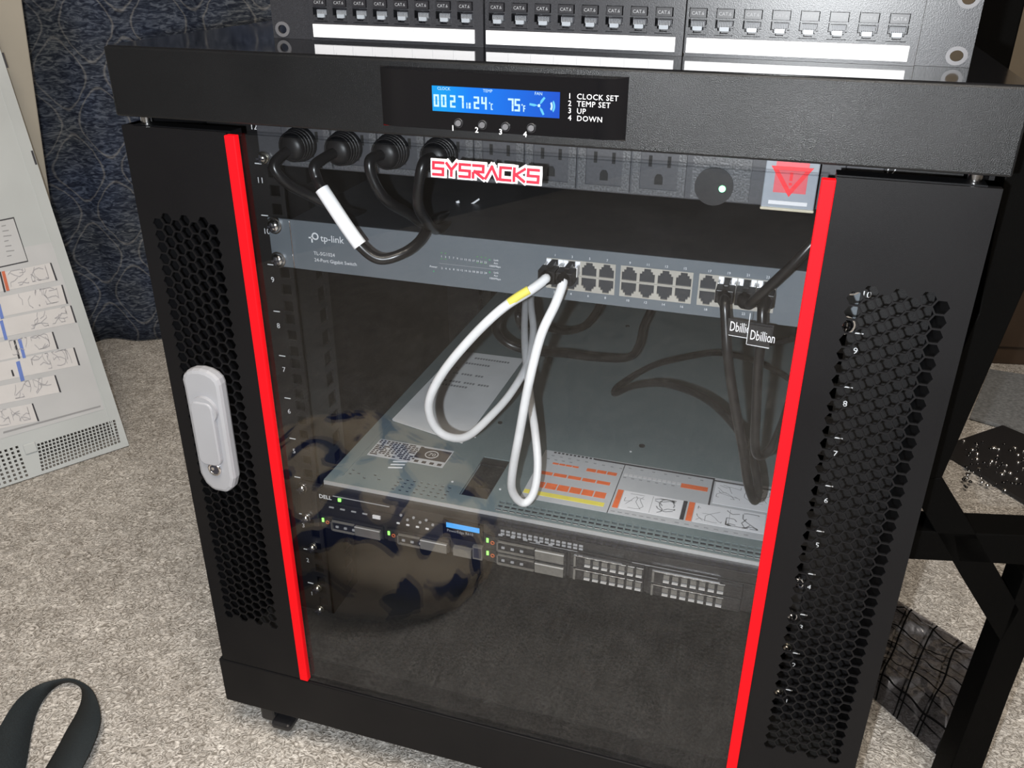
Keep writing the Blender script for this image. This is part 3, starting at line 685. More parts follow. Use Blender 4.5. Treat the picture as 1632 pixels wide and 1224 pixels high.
def flag(t_, p, w, h, txt, yaw, clip=None):
    Xd = Vector((math.cos(yaw), math.sin(yaw), -.05)).normalized(); Nd = Xd.cross(Z); Zd = Z
    o = at(*p); a = o; b_ = o + Xd * w
    mb = MB().prism([a, b_, b_ - Zd * h, a - Zd * h], -Nd * .0006, 'black_plastic')
    mb.prism([a - Zd * h, b_ - Zd * h, b_ - Zd * (h + .0006), a - Zd * (h + .0003)], Nd * .0002, 'white_print')
    mb.text(txt, .0105, a - Zd * (h * .72) + Xd * .0015 + Nd * .0004, Xd, Z, 'badge_white', sx=.52)
    return mb
flag(lb1, (1161, 507, 1, .0455), .0315, .0125, 'DbillionDa', .0).build('label_flag', lb1, label='black label flag with white lettering')
mb = flag(lb2, (1194, 517, 1, .0405), .0155, .0150, 'Dbillion', .0); mb.box(at(1194, 517, 1, .04).x - .0004, at(1194, 517, 1, .04).x, .0400, .0412, at(1194, 517, 1, .04).z - .015, at(1194, 517, 1, .04).z + .008, 'white_print')
mb.build('label_flag', lb2, label='smaller black label flag with white lettering')

# ================================================================== rack server (U4)
LZ = .1691; LY0 = .0965; SF = .078; SB = .1252
srv = thing('rack_server', 'steel rack server with stickered lid, blue lcd and green drive lights', 'server', (0, .4, SB))
MB().box(-.2165, .2165, LY0 + .004, .745, SB, LZ - .0045, 'steel').build('chassis', srv)
# lid with vent slots, latch recess
slots = []
def slotrow(x0, x1, y, pitch, w, h):
    n = int((x1 - x0) / pitch)
    for k in range(n): slots.append(rect(x0 + k * pitch, x0 + k * pitch + w, y, y + h))
for r_ in range(3): slotrow(-.040, .2145, LY0 + .0042 + r_ * .0062, .0068, .0050, .0042)
for r_ in range(4): slotrow(-.148 + .01 * (3 - r_) * 0, -.088, LY0 + .0065 + r_ * .0062, .0075, .0030, .0030)
for (x, y) in ((-.2, .115), (-.192, .118), (-.183, .112), (-.175, .120), (-.168, .114), (-.2, .122)): slots.append(rect(x, x + .003, y, y + .003))
rx0, rx1, ry0, ry1 = -.0815, -.0530, .1150, .1885
slots.append(rect(rx0, rx1, ry0, ry1))
def TL(u, v, w): return Vector((u, v, LZ - w))
lid = MB().plate(rect(-.2172, .2172, LY0, .745), slots, .0012, TL, 'steel')
lid.box(-.2172, .2172, LY0 - .0012, LY0, LZ - .0040, LZ + .0004, 'glint_metal').box(-.2195, -.2165, LY0 + .003, .745, LZ - .006, LZ - .0012, 'steel').box(-.208, -.2035, LY0 + .012, .745, LZ, LZ + .0008, 'steel')  # front lip in paler metal paints the flash glint along the edge
lo = lid.build('lid', srv)
MB().box(rx0, rx1, ry0, ry1, LZ - .0044, LZ - .0040, 'inner_dark').box(rx0, rx1, ry1 - .012, ry1, LZ - .0040, LZ - .0016, 'black_plastic').box(rx0 + .003, rx1 - .003, ry0 + .002, ry0 + .02, LZ - .004, LZ - .002, 'black_plastic').cyl(((rx0 + rx1) / 2, ry0 + .022, LZ - .004), (0, 0, .002), .0022, 'chrome').build('latch_recess', lo)
mb = MB()
for (x0, x1, y0, y1) in ((-.040, .2145, LY0 + .004, LY0 + .022), (-.21, -.086, LY0 + .006, LY0 + .033)): mb.box(x0, x1, y0, y1, LZ - .0044, LZ - .0036, 'dark_print')
mb.box(-.040, .2145, LY0 + .0048, LY0 + .0072, LZ - .0036, LZ - .0014, 'glint_metal').build('vent_backing_glint', lo)  # pale strip under the front slot row paints those slots as lit
# stickers on the lid
def flatq(mb, x0, x1, y0, y1, mat, h=.0003, z=LZ): return mb.box(x0, x1, y0, y1, z, z + h, mat)
def scrib(mb, x0, x1, y0, y1, n, mat='grey_print', h=.0006, z=LZ, wd=.0006):
    for _ in range(n):
        p = Vector((random.uniform(x0, x1), random.uniform(y0, y1), z + h)); a = random.uniform(0, 6.3)
        for k in range(random.randint(3, 7)):
            q = p + Vector((math.cos(a), math.sin(a), 0)) * random.uniform(.15, .35) * (y1 - y0)
            q.x = min(max(q.x, x0), x1); q.y = min(max(q.y, y0), y1)
            d_ = q - p
            if d_.length > 1e-5:
                nn = Vector((-d_.y, d_.x, 0)).normalized() * wd / 2; mb.quad([p - nn, q - nn, q + nn, p + nn], mat)
            p = q; a += random.uniform(-1.1, 1.1)
mb = MB()   # regulatory label
flatq(mb, -.1985, -.1145, .154, .188, 'sheet_grey')
for k in range(9):
    yy = .186 - k * .0034
    for q in range(12):
        x = -.197 + q * .0042
        if random.random() < .85: flatq(mb, x, x + random.uniform(.002, .0040), yy - .0021, yy, 'dark_print', .0005)
flatq(mb, -.150, -.1155, .164, .1845, 'dark_print', .0005)
mb.ring((-.134, .174, LZ + .0005), (0, 0, .0003), .0062, .0072, 'sticker', n=28); mb.text('70', .008, (-.1375, .171, LZ + .0008), X, Y, 'sticker')
for k in range(4): flatq(mb, -.147 + k * .0085, -.1425 + k * .0085, .156 , .160, 'dark_print', .0005)
mb.build('regulatory_label', lo)
mb = MB()   # instruction label
x0, x1, y0, y1 = -.0240, .2100, .1285, .2205
flatq(mb, x0, x1, y0, y1, 'sheet_grey'); h1 = .0005
for k in range(12): flatq(mb, x0 + .01 + k * .0042, x0 + .0125 + k * .0042, .2168, .2192, 'dark_print', h1)
flatq(mb, .030, .151, .2163, .2190, 'dark_print', h1); flatq(mb, .0610, .0618, y0, .2163, 'dark_print', h1); flatq(mb, .1500, .1518, .170, .2190, 'dark_print', h1); flatq(mb, .151, .210, .2140, .2160, 'dark_print', h1)
for (n_, xa, xb, ya, yb, mt) in ((4, -.010, .018, .1955, .1985, 'orange_print'), (3, .026, .058, .1930, .1985, 'orange_print'), (5, -.018, .0555, .1740, .1795, 'orange_print'), (6, -.018, .0555, .1500, .1600, 'orange_print')):
    st = (xb - xa) / n_
    for k in range(n_): flatq(mb, xa + k * st, xa + (k + .9) * st, ya, yb, mt, h1)
flatq(mb, -.0235, .0560, .1365, .1430, 'yellow_print', h1)
for (xa, ya) in [(-.015 + .009 * k, .2105 - .0004 * k) for k in range(9)] + [(-.018 + .008 * k, .203) for k in range(4)] + [(.066 + .012 * k, .2105) for k in range(7)] + [(.064 + .008 * k, .192) for k in range(7)]:
    flatq(mb, xa, xa + .003, ya, ya + .0016, 'grey_print', h1)
for k in range(12): flatq(mb, .064 + k * .0048, .0675 + k * .0048, .1965, .2005, 'sticker', h1)
flatq(mb, .121, .147, .1925, .2000, 'orange_print', h1)
for (xa, xb) in ((.070, .127), (.139, .2035)):
    flatq(mb, xa, xb, .1385, .1700, 'white_label', h1); flatq(mb, xa - .0062, xa - .0008, .1385, .1700, 'orange_print', h1)
    scrib(mb, xa + .003, xa + .026, .142, .166, 5, h=.0008); scrib(mb, xa + .030, xb - .006, .142, .166, 9, h=.0008, wd=.0012)
    flatq(mb, (xa + xb) / 2, (xa + xb) / 2 + .0004, .140, .168, 'grey_print', .0007)
flatq(mb, .1275, .1312, .1385, .1700, 'dark_print', h1)
for (xa, xb, n_) in ((.064, .118, 8), (.124, .195, 8)):
    for k in range(n_): 
        xx = xa + (xb - xa) * k / n_; flatq(mb, xx, xx + .004, .1315, .1328, 'grey_print', h1)
flatq(mb, .1535, .2080, .1745, .2125, 'white_label', h1); scrib(mb, .156, .178, .186, .209, 6, h=.0008); scrib(mb, .182, .205, .186, .209, 6, h=.0008)
mb.build('instruction_label', lo)
for (px, py, r_) in ((797, 674, .0026), (1023, 711, .0032), (1000, 520, .003)):
    q = at(px, py, 2, LZ); MB().cyl((q.x, q.y, LZ), (0, 0, .0008), r_, 'black_rubber').build('rubber_plug', lo, label='small black rubber plug')
for (px, py) in ((757, 697), (721, 768), (797, 780), (1005, 720)):
    q = at(px, py, 2, LZ); MB().cyl((q.x, q.y, LZ), (0, 0, .0005), .0012, 'white_print', n=10).build('rivet', lo)
mb = MB(); q = at(628, 742, 2, LZ)
for k in range(3): mb.prism([(q.x - .004, q.y + k * .006 - .006, LZ), (q.x + .010, q.y + k * .006 - .002, LZ), (q.x + .010, q.y + k * .006 - .0005, LZ), (q.x - .004, q.y + k * .006 - .0045, LZ)], (0, 0, .0006), 'white_print')
mb.build('stripe_mark', lo)
# front face
fp = MB().box(-.2165, .2165, SF + .003, LY0 + .004, SB, .1555, 'black_plastic').box(-.2165, .2165, SF + .0040, LY0 - .0012, .1555, .1660, 'black_plastic')
fp.build('front_panel', srv, bevel=.0006)
for sx_ in (-1, 1):
    x0, x1 = sorted((sx_ * .2413, sx_ * .2165)); er = MB().box(x0, x1, SF + .008, SF + .014, SB + .001, LZ - .001, 'black_plastic').box(min(sx_ * .2225, sx_ * .2165), max(sx_ * .2225, sx_ * .2165), SF - .001, SF + .008, SB + .001, LZ - .002, 'black_plastic').build('mounting_ear', srv, bevel=.001)
    for zz in (LZ - .004, SB + .004):
        mb = MB(); bolt(mb, sx_ * .2345, zz, y=SF + .002, r=.0045, mat='chrome'); mb.build('mounting_screw', srv)
def sp(px, py, y=SF): return at(px, py, 1, y)
# lcd
a = sp(711, 822); b_ = sp(764, 830)
mb = MB().box(a.x - .004, b_.x + .003, SF - .0002, SF + .004, .1445, .1640, 'gloss_black')
mb.build('lcd_housing', srv, bevel=.0005)
MB().box(a.x, b_.x, SF - .0006, SF - .0002, .1565, .1618, 'lcd_blue').build('lcd_screen', srv)
mb = MB().text('PowerEdge R610', .0042, (a.x + .0005, SF - .0005, .1518), X, Z, 'grey_print', sx=.9)
q = sp(500, 788); mb.text('DELL', .0062, (q.x + .004, SF - .0005 + .0030, .1595), X, Z, 'white_print', offset=.0001)
mb.box(a.x + .003, a.x + .0125, SF + .0024, SF + .003, .1450, .1478, 'blue_print'); mb.build('printed_marks', srv)
# top vents row above drives
mb = MB()
for k in range(15):
    for r_ in range(2):
        q = -.028 + k * .0053; mb.box(q, q + .0036, SF + .0024 + .0006, SF + .0042, .1604 - r_ * .0034, .1622 - r_ * .0034, 'grey_print')
for k in range(38):
    for r_ in range(2):
        x = -.030 + k * .0062; mb.box(x, x + .0042, SF + .0055 + r_ * .005, SF + .0085 + r_ * .005, .1660, .16615, 'dark_print')
mb.box(-.20, -.14, SF + .0025, SF + .0035, .1640, .1645, 'grey_print').box(.0, .045, SF + .0025, SF + .0035, .1545, .1550, 'grey_print').box(.095, .17, SF + .0025, SF + .0035, .1545, .1550, 'grey_print')
mb.build('vent_strip', srv)
# drive carriers
def carrier(x0, x1, z0, z1, kind, led=True):
    y0 = SF
    mb = MB().box(x0, x1, y0, y0 + .004, z0, z1, 'black_plastic')
    dc = mb.build('drive_carrier', srv, bevel=.0008)
    if led:
        MB().box(x0 + .0012, x0 + .0032, y0 - .0008, y0, (z0 + z1) / 2 + .0006, (z0 + z1) / 2 + .0048, 'led_green').build('activity_light', dc, label='green activity light')
        MB().ring((x0 + .0072, y0 - .0004, (z0 + z1) / 2 + .001), (0, -.0006, 0), .0012, .0020, 'amber', n=14).build('release_button', dc, label='orange ring around the release button')
    xs = x0 + .012
    h = MB()
    if kind == 0:     # smooth handle with grey block
        h.box(xs, xs + .001, y0 - .003, y0, z0 + .001, z1 - .002, 'smoked').box(xs, x1 - .03, y0 - .003, y0 - .0005, z1 - .003, z1 - .002, 'smoked').box(xs, x1 - .03, y0 - .003, y0 - .0005, z0 + .001, z0 + .0018, 'smoked')
        h.box(x1 - .029, x1 - .002, y0 - .0035, y0, z0 + .0015, z1 - .003, 'smoked').box(x1 - .029, x1 - .002, y0 - .0036, y0 - .0026, z1 - .0034, z1 - .0028, 'glint_metal')
        for k in range(3): h.box(xs + .004 + k * .009, xs + .007 + k * .009, y0 - .0012, y0, z0 + .004, z0 + .006, 'grey_print')
    else:             # honeycomb vent with flash glints on its ribs painted in pale metal
        h.box(x0 + .004, x0 + .006, y0 - .002, y0, z0 + .001, z1 - .001, 'smoked').box(x0 + .004, x1 - .02, y0 - .002, y0, z1 - .0015, z1 - .0008, 'chrome')
        for k in range(7):
            x = x0 + .014 + k * .0078
            if x + .006 > x1: break
            h.box(x, x + .0052, y0 - .0022, y0, z0 + .0028, z0 + .0040, 'glint_metal').box(x, x + .0052, y0 - .0014, y0, z0 + .0060, z1 - .0035, 'smoked')
            h.prism([(x, y0 - .0005, z1 - .0028), (x + .0025, y0 - .0022, z1 - .0018), (x + .006, y0 - .0005, z1 - .0028)], (0, 0, .0009), 'glint_metal')
    h.build('carrier_handle', dc)
za, zb_, zc_ = SB + .0006, .1402, .1548
carrier(-.2140, -.1470, za, zb_, 0); carrier(-.1430, -.0780 + .0, za, zb_, 0)
for z0, z1 in ((za, zb_), (zb_ + .0003, zc_)):
    carrier(-.0420, .0360, z0, z1, 0); carrier(.0390, .1070, z0, z1, 1, led=False); carrier(.1100, .1920, z0, z1, 1, led=False)
q = sp(538, 790); MB().box(q.x - .0014, q.x + .0014, SF + .002, SF + .0032, .1595, .1628, 'led_green').build('power_light', srv, label='green power light')
# usb/vga/buttons
mb = MB().box(-.0545, -.0450, SF - .0012, SF + .003, .1262, .1408, 'smoked').box(-.0535, -.0460, SF - .0016, SF, .1282, .1390, 'dark_print').box(-.0740, -.0560, SF - .002, SF + .003, .1262, .1350, 'smoked')
for k in range(6): mb.cyl((-.128 + k * .0065, SF + .003, .1575 - (k % 2) * .004), (0, -.001, 0), .0013, 'grey_print', n=10)
for k in range(4): mb.box(-.133 + k * .010, -.130 + k * .010, SF + .002, SF + .003, .1468, .1482, 'sticker')
for k in range(5): mb.box(-.030 + k * .012, -.026 + k * .012, SF + .002, SF + .0032, .1562, .1576, 'grey_print')
for k in range(5): mb.box(-.205 + k * .012, -.200 + k * .012, SF + .002, SF + .003, .1500, .1512, 'grey_print')
mb.box(-.158, -.150, SF + .0015, SF + .003, .1480, .1515, 'sticker').build('control_panel', srv)
# paper sheet on the lid
mb = MB(); z = LZ + .0009
cs4 = [at(623, 673, 2, z), at(714, 690, 2, z), at(795, 690, 2, z), at(834, 573, 2, z), at(722, 560, 2, z)]
px0, px1 = -.2035, -.1130; pl = [(-.2040, .2290), (px1, .2060), (px1 + .001, .4260), (-.1990, .4230)]
mb.prism([(x, y, z) for x, y in pl], (0, 0, .0008), 'paper'); mb.prism([(x + .002, y - .003, z + .0008) for x, y in pl], (0, 0, .0005), 'paper')
for (yy, xa, n_) in ((.405, -.170, 13), (.388, -.176, 9), (.372, -.190, 3), (.357, -.181, 11), (.335, -.195, 19), (.324, -.197, 14)):
    for k in range(n_):
        x = xa + k * .0036
        if random.random() < .85 and x < px1 - .006: mb.box(x, x + .0026, yy, yy + .0045, z + .0013, z + .0015, 'grey_print')
tag(mb.build('paper_sheet'), 'white folded paper sheet with faint print lying on the server lid', 'paper')
# cables lying behind on the lid
def loose(pts, r, label):
    o = MB().tube([at(a, b, 1, y) for a, b, y in pts], r, 'cord_black', sub=9, n=12).build('black_cable')
    return tag(o, label, 'cable', 'black cables in the space behind the switch')
loose([(1262, 540, .30), (1215, 545, .34), (1180, 520, .42), (1185, 490, .50)], .0035, 'short black cable end showing right of the small label flag')
loose([(868, 520, .36), (900, 528, .38), (930, 520, .41), (948, 500, .43), (955, 485, .44), (955, 470, .45)], .0045, 'thick black cable curl under the middle of the switch')
loose([(800, 500, .30), (790, 525, .28), (810, 548, .27), (850, 560, .28), (900, 564, .31), (950, 570, .33), (1000, 570, .36), (1018, 550, .40), (1025, 520, .45), (1035, 498, .49), (1042, 475, .51)], .0045, 'black cable snaking across the lid right of the white cables')
loose([(770, 515, .36), (800, 495, .38), (830, 480, .42), (850, 500, .42), (835, 525, .38), (825, 500, .36), (835, 470, .44)], .004, 'dark coil of cable left of the white cables under the switch')

# ================================================================== patch panel on top
A0 = Vector((-.2111, .0838, .5807)); ud = Vector((.4869, -.0149, 0)).normalized(); nd = Vector((-ud.y, ud.x, 0))
def TP(u, w, z): return A0 + ud * u + nd * w + Z * z
pn = thing('patch_panel', 'black 24-port patch panel with white label strips standing on the cabinet top', 'patch panel', A0)
W = .4869
for u0, u1, cu in ((0, .0345, .0085), (.4560, W, .4785)):
    hol = [[(cu + .0038 * math.cos(a) , zz + .0032 * math.sin(a)) for a in [2 * math.pi * k / 16 for k in range(16)]] for zz in (.0065, .0382)]
    MB().plate(rect(u0, u1, 0, .0445), hol, .002, lambda u, v, w: TP(u, w, v), 'patch_grey').build('mounting_ear', pn)
    for zz in (.0065, .0382):
        mb = MB(); 
        pts = [(.0062 * math.cos(a), .0055 * math.sin(a)) for a in [2 * math.pi * k / 20 for k in range(20)]]
        ii = [(.0038 * math.cos(a), .0032 * math.sin(a)) for a in [2 * math.pi * k / 16 for k in range(16)]]
        mb.plate([(cu + a, zz + b) for a, b in pts], [[(cu + a, zz + b) for a, b in ii]], .0006, lambda u, v, w: TP(u, w - .0006, v), 'slot_grey')
        mb.build('screw_slot', pn)
mods = [(.0355, .1735), (.1750, .3135), (.3148, .4555)]
lab = [(.0381, .1672), (.1760, .3085), (.3160, .4510)]
prt = [(.0448, .1602), (.1838, .3000), (.3219, .4427)]
for mi_, (u0, u1) in enumerate(mods):
    c0, c1 = prt[mi_]; cs8 = [c0 + (c1 - c0) * k / 7 for k in range(8)]
    md = MB().box(u0, u1, -.004, -.0005, .0, .0122 + .0012, 'patch_grey', TP).box(u0, u1, -.004, -.0005, .0298, .0445, 'patch_grey', TP).box(u0, u1, .006, .03, .001, .043, 'patch_dark', TP)
    edges = [u0] + [c - .0058 for c in cs8] + [c + .0058 for c in cs8] + [u1]; edges.sort()
    for k in range(0, len(edges), 2): md.box(edges[k], edges[k + 1], -.004, -.0005, .0134, .0298, 'patch_grey', TP)
    md.build('port_module', pn)
    mb = MB().box(lab[mi_][0], lab[mi_][1], -.0052, -.004, .0025, .0115, 'white_label', TP)
    for k in range(8):
        uu = lab[mi_][0] + (lab[mi_][1] - lab[mi_][0]) * k / 8
        if k: mb.box(uu - .0001, uu + .0001, -.00535, -.0052, .003, .011, 'sheet_grey', TP)
        mb.text(str(mi_ * 8 + k + 1), .0022, TP(uu + .0015, -.00535, .0085), ud, Z, 'grey_print')
    mb.build('label_strip', pn)
    for c in cs8:
        mb = port_mb(c, .0138, .0238, False, -.0046, T=TP, mat='patch_grey', dark='port_dark', hw=.0058)
        mb.box(c - .0052, c + .0052, -.0052, -.0030, .0240, .0292, 'patch_dark', TP)
        mb.text('CAT.6', .0030, TP(c - .0042, -.0053, .0255), ud, Z, 'grey_print')
        mb.box(c - .0034, c + .0034, -.0035, .001, .0150, .0185, 'chrome', TP) if False else None
        mb.box(c - .0030, c + .0030, -.0038, .004, .0160, .0186, 'cover_clear', TP)
        mb.build('keystone_port', pn)

# ================================================================== left: stickered metal cover
BR = Vector((-.8018, .4585, FZ)); dl = Vector((-.5212, -.8534, 0)).normalized(); nl = Vector((-.8534, .5212, 0)).normalized()
al = math.radians(20.5); el = (Z * math.cos(al) + nl * math.sin(al)).normalized(); no = dl.cross(el)
if no.dot(CAM - BR) < 0: no = -no
LO = BR + Z * .002
def TS(u, v, w): return LO + dl * u + el * v - no * w          # w>0 goes behind the face
def uvp(px, py):
    p = atp(px, py, LO, no) - LO; return p.dot(dl), p.dot(el)
sc_ = thing('server_cover', 'pale metal server cover with instruction stickers leaning at the left', 'cover', BR)
hol = []
def grid(c0, c1, c2, c3, nc, nr):
    q = [Vector(uvp(*c)) for c in (c0, c1, c2, c3)]
    for i in range(nc):
        for j in range(nr):
            a = (i + .5) / nc; b = (j + .5) / nr
            p = q[0] * (1 - a) * (1 - b) + q[1] * a * (1 - b) + q[2] * a * b + q[3] * (1 - a) * b
            if p.y > .004: hol.append(rect(p.x - .0019, p.x + .0019, p.y - .0019, p.y + .0019))
grid((58, 707), (184, 668), (193, 705), (66, 752), 22, 8)
ua, va = uvp(33, 716); ub, vb = uvp(46, 757)
for i in range(22):
    for j in range(8):
        hol.append(rect(ua + i * .0078 - .0019 + .004, ua + i * .0078 + .0019 + .004, max(.006, vb) + j * .0066 - .0019, max(.006, vb) + j * .0066 + .0019))
WL, HL = .434, .70
mb = MB().plate([(0, 0), (WL, 0), (WL, HL), (0, HL)], hol, .0012, TS, 'lid_alu')
mb.box(-.0012, 0, 0, HL, .0, .016, 'lid_alu', TS); mb.box(WL, WL + .0012, 0, HL, .0, .016, 'lid_alu', TS); mb.box(0, WL, HL - .001, HL, 0, .012, 'lid_alu', TS)
mb.box(.014, .0155, .02, HL, -.0008, .0, 'lid_alu', TS)
mb.build('sheet', sc_)
def sq(mb, pts, mat, h): 
    q = [TS(*uvp(*p), -h) for p in pts]; return mb.quad(q, mat)
mb = MB()
sq(mb, [(84, 386), (166, 652), (-140, 740), (-170, 430)], 'sheet_grey', .0006)
sq(mb, [(22, 346), (45, 417), (-60, 440), (-70, 365)], 'dark_print', .0010); sq(mb, [(21, 348.5), (43.3, 415.5), (-60, 438), (-70, 367)], 'sheet_grey', .0014)
for k in range(7):
    y = 360 + k * 8; x = 2 + k * 1.5
    sq(mb, [(x, y), (x + 7 + 3 * (k % 3), y - 1.5), (x + 7 + 3 * (k % 3), y), (x, y + 1.5)], 'grey_print', .0017)
rows = [((80, 419), (90, 447), 13), ((98, 454), (107, 484), 20), ((112, 487), (121, 514), 25), ((83, 529), (92, 556), 16), ((117, 554), (126, 582), 27), ((87, 598), (96, 625), 19), ((51, 643), (61, 671), 12)]
def scrq(mb, x0, x1, y0, y1, sl, n):
    for _ in range(n):
        p = Vector((random.uniform(x0, x1), random.uniform(0.1, .9))); a = random.uniform(0, 6.3)
        for k in range(random.randint(3, 6)):
            q = p + Vector((math.cos(a) * 7, math.sin(a) * .28)); q.x = min(max(q.x, x0), x1); q.y = min(max(q.y, .08), .92)
            def F(v): return (v.x + 8 * v.y, y0 + (y1 - y0) * v.y + sl * (x0 - v.x) )
            a1, b1 = Vector(F(p)), Vector(F(q)); d_ = b1 - a1
            if d_.length > .1:
                nn = Vector((-d_.y, d_.x)).normalized() * .45; sq(mb, [a1 - nn, b1 - nn, b1 + nn, a1 + nn], 'pale_print', .0020)
            p = q; a += random.uniform(-1.2, 1.2)
for (tr_, br_, dy) in rows:
    sl = .20
    xl = -140; sq(mb, [tr_, br_, (xl, br_[1] + (br_[0] - xl) * sl), (xl, tr_[1] + (tr_[0] - xl) * sl)], 'sticker', .0010)
    sq(mb, [(tr_[0] - 1, tr_[1]), (tr_[0] + 1.5, tr_[1]), (br_[0] + 1.5, br_[1]), (br_[0] - 1.5, br_[1])], 'dark_print', .0016)
    scrq(mb, tr_[0] - 36, tr_[0] - 10, tr_[1] + 5, br_[1] + 4, sl, 7); scrq(mb, tr_[0] - 70, tr_[0] - 42, tr_[1] + 12, br_[1] + 12, sl, 6)
for (a, b, c, d_, mt) in (((2, 433), (7, 432), (15, 463), (10, 464), 'rust_print'), ((-2, 433), (1, 433), (9, 465), (6, 466), 'dark_print'), ((-5, 486), (0, 484), (6, 507), (1, 509), 'blue_print'), ((-1, 512), (4, 510), (12, 541), (7, 542), 'blue_print'), ((21, 543), (24, 542), (32, 571), (29, 572), 'dark_print'), ((28, 541), (33, 539), (41, 570), (36, 571), 'blue_print'), ((25, 577), (31, 575), (39, 606), (33, 608), 'blue_print'), ((17, 590), (19.5, 589), (23, 599), (20, 600), 'dark_print')):
    sq(mb, [a, b, c, d_], mt, .0018)
sq(mb, [(5, 688), (160, 646), (160, 648.5), (5, 691)], 'grey_print', .0010)
mb.build('instruction_stickers', sc_)
u_, v_ = uvp(48, 714); MB().box(u_ - .009, u_ + .009, v_ - .008, v_ + .008, -.003, 0, 'lid_alu', TS).build('catch', sc_, bevel=.002)
# slots along the right edge
mb = MB()
for (a, b) in (((6, 84), (14, 108)), ((52, 240), (60, 262))):
    u0, v0 = uvp(*a); u1, v1 = uvp(*b); mb.box(min(u0, u1) + .0005, min(u0, u1) + .0035, min(v0, v1), max(v0, v1), -.0006, 0, 'dark_print', TS)
mb.build('edge_slots', sc_)
# beige board behind it
BP = BR + nl * (math.sin(al) * HL + .022); bn = nl.copy()
p1 = atp(75, 280, BP, bn); 
e0 = atp(75, 280, BP, bn); e1 = atp(35, 0, BP, bn); dr_ = (e1 - e0).normalized(); bot = e0 - dr_ * ((e0.z - FZ) / dr_.z); top = e0 + dr_ * ((.95 - e0.z) / dr_.z)
mb = MB().prism([bot, top, top + dl * .5, bot + dl * .5], nl * .018, 'beige_board')
tag(mb.build('beige_panel', bevel=.002), 'tall beige panel standing against the curtain behind the leaning cover', 'panel')

# ================================================================== strap, bag and things on the floor
prs = [((-90, 1250), (5, 1320)), ((-40, 1205), (30, 1262)), ((-8, 1170), (41, 1224)), ((15, 1132), (50, 1168)), ((35, 1108), (60, 1133)), ((58, 1093), (76, 1106)), ((85, 1085), (94, 1091)), ((110, 1082), (111, 1087)), ((128, 1087), (124, 1091)), ((146, 1100), (131, 1100)), ((156, 1120), (130, 1118)), ((160, 1142), (121, 1140)), ((157, 1162), (108, 1162)), ((147, 1190), (92, 1192)), ((130, 1224), (70, 1230)), ((100, 1270), (40, 1285))]
mb = MB(); vs = []
A_ = smooth_path([at(a[0], a[1], 2, FZ + .018) for a, b in prs], 5); B_ = smooth_path([at(b[0], b[1], 2, FZ + .004) for a, b in prs], 5)
for p, q in zip(A_, B_): vs += [p, q]
mb.add(vs, [(2 * i, 2 * i + 1, 2 * i + 3, 2 * i + 2) for i in range(len(A_) - 1)], 'webbing', True)
o = mb.build('webbing_strap'); sd = o.modifiers.new('s', 'SOLIDIFY'); sd.thickness = .0018; sd.offset = 0
tag(o, 'black webbing strap looped on the carpet left of the cabinet', 'strap')
# esd bag
q0, q1, q2, q3 = at(1428, 958, 2, FZ), at(1595, 1066, 2, FZ), at(1512, 1225, 2, FZ), at(1372, 1098, 2, FZ)
mb = MB(); uvs = []; n_ = 46
from mathutils import noise
def wr(x, y, s0=0): return .014 * noise.noise(Vector((x * 11, y * 11, s0))) + .006 * noise.noise(Vector((x * 40, y * 40, 3 + s0))) + .003 * noise.noise(Vector((x * 95, y * 95, 7))) + .011
for layer in (0, 1):
    o_ = len(mb.v)
    for j in range(n_ + 1):
        for i in range(n_ + 1):
            a, b = i / n_, j / n_; p = q0 * (1 - a) * (1 - b) + q1 * a * (1 - b) + q2 * a * b + q3 * (1 - a) * b
            e = min(a, 1 - a, b, 1 - b) * 6; e = min(1, e)
            z = FZ + .003 + (max(.001, wr(p.x, p.y)) * e if layer else 0)
            mb.v.append((p.x, p.y, z)); uvs.append((a * (q1 - q0).length + .006 * noise.noise(p * 14) + .3 * layer, b * (q3 - q0).length + .008 * noise.noise(p * 12 + Vector((4, 0, 0)))))
    for j in range(n_):
        for i in range(n_):
            a = o_ + j * (n_ + 1) + i; mb.f.append((a, a + 1, a + n_ + 2, a + n_ + 1)); mb.m.append(0); mb.sm.append(True)
mb.mats = ['bag_film']; mb.uv = uvs
tag(mb.build('antistatic_bag'), 'crumpled clear grey antistatic bag with black grid print on the carpet', 'bag')
# black speckled pad
mb = MB(); pp = [(1480, 722), (1600, 681), (1680, 718), (1690, 838), (1632, 804), (1518, 733)]
P3 = [at(a, b, 2, FZ + .002) for a, b in pp]; mb.prism(P3, (0, 0, .006), 'black_plastic'); mb.build
pad = thing('black_pad', 'black knobbly pad with glossy bumps on the carpet at the right edge', 'pad', at(1600, 750, 2, FZ))
mb.build('base_sheet', pad)
mb = MB()
for _ in range(90):
    a, b = random.random(), random.random(); p = at(1535 + 110 * a, 702 + 75 * b + 10 * a, 2, FZ + .008)
    mb.dome(p, (0, 0, 1), random.uniform(.0015, .004), .003, 'gloss_black' if random.random() < .6 else 'chrome', n=8, k=3)
o = mb.build('bumps', pad); o['kind'] = 'stuff'
# grey cloth
mb = MB(); P3 = [at(a, b, 2, FZ + .002) for a, b in [(1545, 668), (1576, 592), (1700, 612), (1700, 712), (1640, 701), (1600, 684)]]
mb.prism(P3, (0, 0, .006), 'grey_cloth'); tag(mb.build('grey_mat', bevel=.001), 'small grey mat lying flat on the carpet beyond the desk frame', 'mat')
